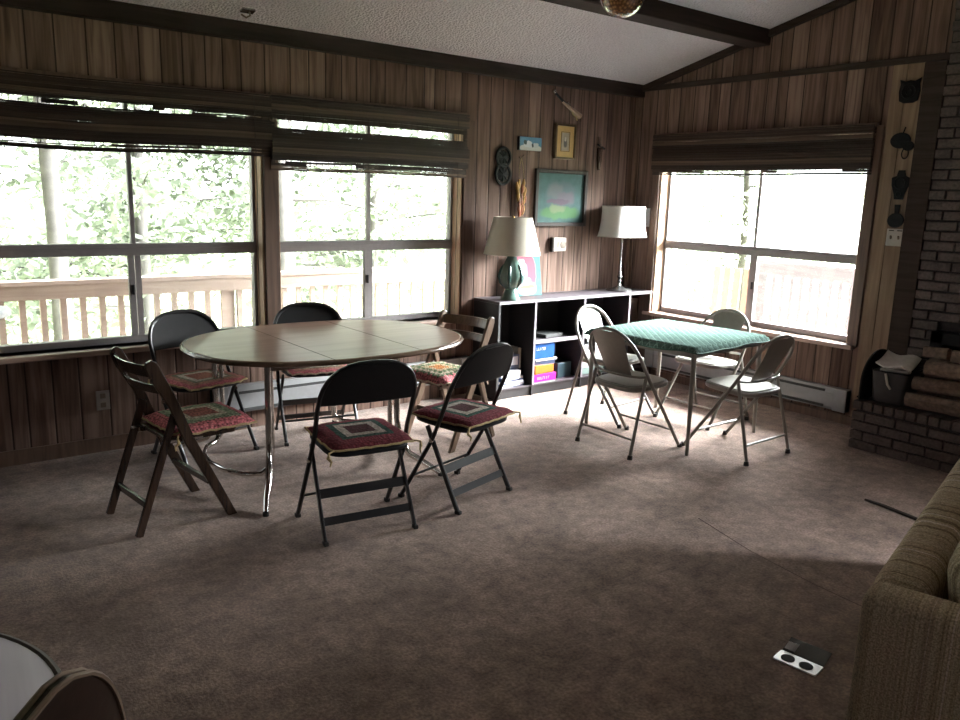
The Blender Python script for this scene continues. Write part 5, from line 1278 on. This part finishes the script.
# ------------------------------------------------------------------ outdoors: deck, railings, trees
bm = bm_new()
for k in range(15): add_box(bm, (2.6, DY + TW + 0.075 + k * 0.142, -0.13), (13.0, 0.136, 0.04))
struct('deck_floor', bm, M['deckwood'])
bm = bm_new()
for k in range(17): add_box(bm, (DX + TW + 0.075 + k * 0.142, 2.2, -0.13), (0.136, 6.0, 0.04))
struct('deck_floor', bm, M['deckwood'])
bm = bm_new(); add_box(bm, (1.6, DY + TW + 0.75, 2.62), (9.4, 1.5, 0.08), Euler((R(-6), 0, 0))); struct('unseen_eave', bm, M['trimdark'])  # unseen eave roof, added to block high sky above the back windows
def railing(label, p0, p1, zb, zt, sp, group, wood):
    P, Q = Vector(p0), Vector(p1); ln = (Q - P).length; ang = math.atan2((Q - P).y, (Q - P).x)
    t = thing('deck_railing', label, 'railing', (P.x, P.y, zb), ang, group)
    h = zt - zb
    bm = bm_new(); add_box(bm, (ln / 2, 0, h - 0.02), (ln, 0.13, 0.036)); obj('top_rail', bm, wood, t, bev=0.004)
    bm = bm_new(); add_box(bm, (ln / 2, -0.03, h - 0.09), (ln, 0.036, 0.12)); obj('fascia', bm, wood, t, bev=0.004)
    bm = bm_new(); add_box(bm, (ln / 2, 0.0, 0.08), (ln, 0.036, 0.09)); obj('bottom_rail', bm, wood, t, bev=0.004)
    x = 0.06
    bm = bm_new(); add_box(bm, (0, 0, h / 2 - 0.02), (0.045, 0.036, h - 0.08)); b0 = None
    while x < ln - 0.03:
        if b0 is None:
            b0 = obj('baluster', bm, wood, t); b0.location = (x, 0.012, 0)
        else:
            c = b0.copy(); COL.objects.link(c); c.parent = t; c.location = (x, 0.012, 0)
        x += sp
    for x in (0.0, ln / 2, ln):
        bm = bm_new(); add_box(bm, (x, 0.06, h / 2 - 0.05), (0.09, 0.09, h + 0.02)); obj('post', bm, wood, t, bev=0.004)
railing('cedar deck railing outside the two long-wall windows', (-2.4, 7.05), (7.7, 7.05), -0.11, 0.845, 0.145, 'cedar deck railings', M['railwood'])
railing('dark grey deck railing outside the window by the fireplace', (7.75, 4.98), (7.75, -1.0), -0.11, 1.0, 0.106, 'cedar deck railings', M['greyrail'])
# round patio table at the far left of the window
t = thing('patio_table', 'round grey patio table on the deck at the picture edge', 'table', (0.55, 5.9, -0.11))
bm = bm_new(); add_lathe(bm, [(0.20, 0.86), (0.215, 0.87), (0.215, 0.90), (0.205, 0.91)], 48); obj('tabletop', bm, M['stone_disc'], t, True)
bm = bm_new(); add_lathe(bm, [(0.17, 0.0), (0.16, 0.03), (0.03, 0.06), (0.025, 0.8), (0.08, 0.86)], 24); obj('pedestal', bm, M['stone_disc'], t, True)
# leaning cedar boards outside the right window
GBd = 'cedar boards leaning outside the window by the fireplace'
for i in range(4):
    t0 = obj('cedar_board', (lambda b: (add_box(b, (0, 0, 0.5), (0.02, 0.09, 1.0)), b)[1])(bm_new()), mat_plain('cedar_%d' % i, (0.20, 0.105 + 0.012 * i, 0.07 + 0.01 * i), 0.8), None, bev=0.003)
    t0.location = (7.66, 5.1 + 0.13 * i, -0.11); t0.rotation_euler = (0, R(2), 0)
    tag(t0, 'upright cedar board %s outside the right-hand window' % ('nearest the fireplace', 'second from the fireplace', 'third from the fireplace', 'farthest from the fireplace')[i], 'board', GBd)
# ground
bm = bm_new(); n = 40
def gz(x, y): return -1.5 - 0.02 * (y - 5) + 1.2 * noise.noise(Vector((x * 0.06, y * 0.06, 0)))
vs = [[bm.verts.new((-40 + 100 * i / n, -20 + 90 * j / n, gz(-40 + 100 * i / n, -20 + 90 * j / n))) for j in range(n + 1)] for i in range(n + 1)]
for i in range(n):
    for j in range(n): bm.faces.new((vs[i][j], vs[i + 1][j], vs[i + 1][j + 1], vs[i][j + 1]))
struct('ground', bm, M['ground'], smooth=True)
def leaves(pts, size, rnd, droop=0.0):
    V, F = [], []
    for p in pts:
        s = size * rnd.uniform(0.6, 1.4); e = Euler((rnd.uniform(-1.2, 1.2), rnd.uniform(-1.2, 1.2), rnd.uniform(0, 6.3))).to_matrix()
        b = len(V)
        for (x, y) in ((-0.5, -1), (0.5, -1), (0.62, 0.2), (0, 1), (-0.62, 0.2)): V.append(tuple(Vector(p) + e @ Vector((x * s * 0.7, y * s, 0))))
        F.append((b, b + 1, b + 2, b + 3, b + 4))
    return V, F
def tree(label, x, y, h, r, crown, nleaf, leaf, size, seed, low=0.15):
    rnd = random.Random(seed); z0 = gz(x, y) - 0.1
    t = thing('tree', label, 'tree', (x, y, z0), 0, 'trees beyond the deck')
    bm = bm_new(); pts = [(0.15 * math.sin(k * 0.9 + seed) * k / 8, 0.12 * math.cos(k * 1.1 + seed) * k / 8, h * k / 8) for k in range(9)]
    add_tube(bm, pts, [r * (1 - 0.1 * k) for k in range(9)], 10); obj('trunk', bm, M['trunk'], t, True)
    bm = bm_new(); lp = []
    nb = 34
    for b in range(nb):
        f = low + (1 - low) * (b + rnd.random()) / nb; zz = h * f; a = rnd.uniform(0, 2 * PI)
        ln = crown * (1 - 0.75 * f) * rnd.uniform(0.6, 1.1) + 0.3
        dr = rnd.uniform(-0.35, 0.1)
        P = [Vector((math.cos(a) * ln * s, math.sin(a) * ln * s, zz + ln * (0.12 * s + dr * s * s))) for s in (0, 0.33, 0.66, 1.0)]
        add_tube(bm, P, [r * 0.22, r * 0.16, r * 0.1, r * 0.03], 5)
        for q in range(nleaf * 2 // nb):
            s = rnd.uniform(0.25, 1.05); i = min(2, int(s * 3)); fr = s * 3 - i
            p = P[i].lerp(P[i + 1], min(1, fr)); w = 0.16 + 0.32 * crown / 3 * rnd.random()
            lp.append((p.x + rnd.gauss(0, w), p.y + rnd.gauss(0, w), p.z + rnd.gauss(0, w * 0.7) - 0.1))
    obj('branches', bm, M['trunk'], t, True)
    V, F = leaves(lp, size * 0.58, rnd); me = bpy.data.meshes.new('foliage'); me.from_pydata(V, [], F); me.materials.append(leaf)
    o = bpy.data.objects.new('foliage', me); COL.objects.link(o); o.parent = t
TREES = [
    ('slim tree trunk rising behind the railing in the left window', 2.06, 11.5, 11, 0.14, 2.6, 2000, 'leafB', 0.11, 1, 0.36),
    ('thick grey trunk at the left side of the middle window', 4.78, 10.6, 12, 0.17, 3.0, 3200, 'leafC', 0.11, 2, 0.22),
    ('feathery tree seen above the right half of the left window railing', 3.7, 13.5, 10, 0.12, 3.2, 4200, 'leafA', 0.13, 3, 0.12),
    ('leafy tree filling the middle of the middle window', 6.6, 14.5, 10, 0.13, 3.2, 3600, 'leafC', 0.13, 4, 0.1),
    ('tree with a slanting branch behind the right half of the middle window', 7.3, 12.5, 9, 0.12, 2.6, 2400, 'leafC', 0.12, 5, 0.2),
    ('low bushy tree at the far left behind the railing', 0.0, 14.0, 8, 0.11, 3.0, 3600, 'leafB', 0.14, 6, 0.08),
    ('pale tree far beyond the window by the fireplace', 17.0, 11.5, 9, 0.13, 2.6, 1800, 'leafB', 0.13, 7, 0.15),
    ('distant small tree at the right edge of the window by the fireplace', 19.5, 8.6, 7.5, 0.12, 2.2, 1200, 'leafB', 0.13, 8, 0.2),
]
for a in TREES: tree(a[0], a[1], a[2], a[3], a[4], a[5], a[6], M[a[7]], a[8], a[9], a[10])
# leafy undergrowth on the slope
rnd = random.Random(77); lp = []
for k in range(300):
    cx, cy = rnd.uniform(-8, 24), rnd.uniform(15, 24)
    if cx > 14: cy = rnd.uniform(12, 22)
    cz = gz(cx, cy) + rnd.uniform(0.2, 2.4)
    for q in range(110): lp.append((cx + rnd.gauss(0, 0.7), cy + rnd.gauss(0, 0.7), cz + rnd.gauss(0, 0.5)))
V, F = leaves(lp, 0.10, rnd); me = bpy.data.meshes.new('undergrowth'); me.from_pydata(V, [], F); me.materials.append(M['leafB'])
o = bpy.data.objects.new('undergrowth', me); COL.objects.link(o); o['kind'] = 'stuff'; o['label'] = 'bright leafy undergrowth on the slope below the deck'; o['category'] = 'undergrowth'
# thin cable outside the right window
bm = bm_new(); add_tube(bm, [(8.6, 5.9, 6.0), (8.6, 4.55, 2.6), (8.6, 4.22, 1.75), (8.6, 3.95, 1.05), (8.6, 3.7, 0.4), (8.6, 3.05, gz(8.6, 3.05) - 0.02)], 0.008, 6); tag(obj('guy_cable', bm, M['string']), 'thin slanting cable outside the window by the fireplace', 'cable')
o = bpy.data.objects['guy_cable']

# ------------------------------------------------------------------ light, world, camera
w = bpy.data.worlds.new('overcast'); sc.world = w; w.use_nodes = True
nt = w.node_tree; bg = nt.nodes['Background']
tc = N(nt, 'ShaderNodeTexCoord'); sp = N(nt, 'ShaderNodeSeparateXYZ'); L(nt, tc.outputs['Generated'], sp.inputs[0])
L(nt, ramp(nt, mth(nt, 'ADD', mth(nt, 'MULTIPLY', sp.outputs[2], 0.5), 0.5), [(0.45, (0.97, 0.975, 0.97)), (0.6, (0.98, 0.98, 1.0)), (1.0, (0.88, 0.93, 1.0))]), bg.inputs['Color'])
sx = mth(nt, 'ADD', mth(nt, 'ADD', mth(nt, 'MULTIPLY', sp.outputs[0], 0.66), mth(nt, 'MULTIPLY', sp.outputs[1], -0.33)), mth(nt, 'MULTIPLY', sp.outputs[2], 0.675))
st = mth(nt, 'MULTIPLY', mth(nt, 'POWER', mth(nt, 'MAXIMUM', sx, 0.0), 10.0), 720.0)
L(nt, mth(nt, 'ADD', st, 4.0), bg.inputs['Strength'])
def portal(name, loc, rot, sx, sy):
    l = bpy.data.lights.new(name, 'AREA'); l.shape = 'RECTANGLE'; l.size = sx; l.size_y = sy; l.cycles.is_portal = True
    o = bpy.data.objects.new(name, l); COL.objects.link(o); o.location = loc; o.rotation_euler = rot
portal('portal_left', (1.36, DY + TW + 0.04, 1.38), (R(-90), 0, 0), 1.6, 1.55)
portal('portal_middle', (2.985, DY + TW + 0.04, 1.38), (R(-90), 0, 0), 1.55, 1.55)
portal('portal_right', (DX + TW + 0.04, 3.81, 1.37), (R(90), 0, R(90)), 1.9, 1.55)
portal('portal_far', (DX + TW + 0.04, (W6[0] + W6[1]) / 2, 1.55), (R(90), 0, R(90)), 0.9, 0.9)
portal('portal_rear', ((RW[0] + RW[1]) / 2, YR - TW - 0.04, 1.45), (R(90), 0, 0), 0.4, 0.5)
portal('portal_side', (XL - TW - 0.04, (LW[0] + LW[1]) / 2, 1.4), (R(90), 0, R(-90)), 1.1, 1.0)

cam = bpy.data.cameras.new('camera'); co = bpy.data.objects.new('camera', cam); COL.objects.link(co); sc.camera = co
cam.sensor_width = 36.0; cam.lens = 30.0; cam.clip_start = 0.05; cam.clip_end = 300
yaw, pitch, roll = R(38.144), R(11.675), R(-1.684)
f = Vector((math.sin(yaw) * math.cos(pitch), math.cos(yaw) * math.cos(pitch), -math.sin(pitch)))
r = Vector((math.cos(yaw), -math.sin(yaw), 0)); d = f.cross(r)
cr, sr = math.cos(roll), math.sin(roll)
right = cr * r + sr * d; down = -sr * r + cr * d
m = Matrix(((right.x, -down.x, -f.x, 0), (right.y, -down.y, -f.y, 0), (right.z, -down.z, -f.z, 1.6), (0, 0, 0, 1)))
co.matrix_world = m
vs = sc.view_settings; vs.view_transform = 'Standard'; vs.look = 'None'; vs.exposure = 0.0; vs.gamma = 1.0; vs.use_curve_mapping = False
sc.cycles.use_denoising = True
sc.cycles.max_bounces = 10; sc.cycles.diffuse_bounces = 6; sc.cycles.transparent_max_bounces = 12; sc.cycles.sample_clamp_indirect = 8.0
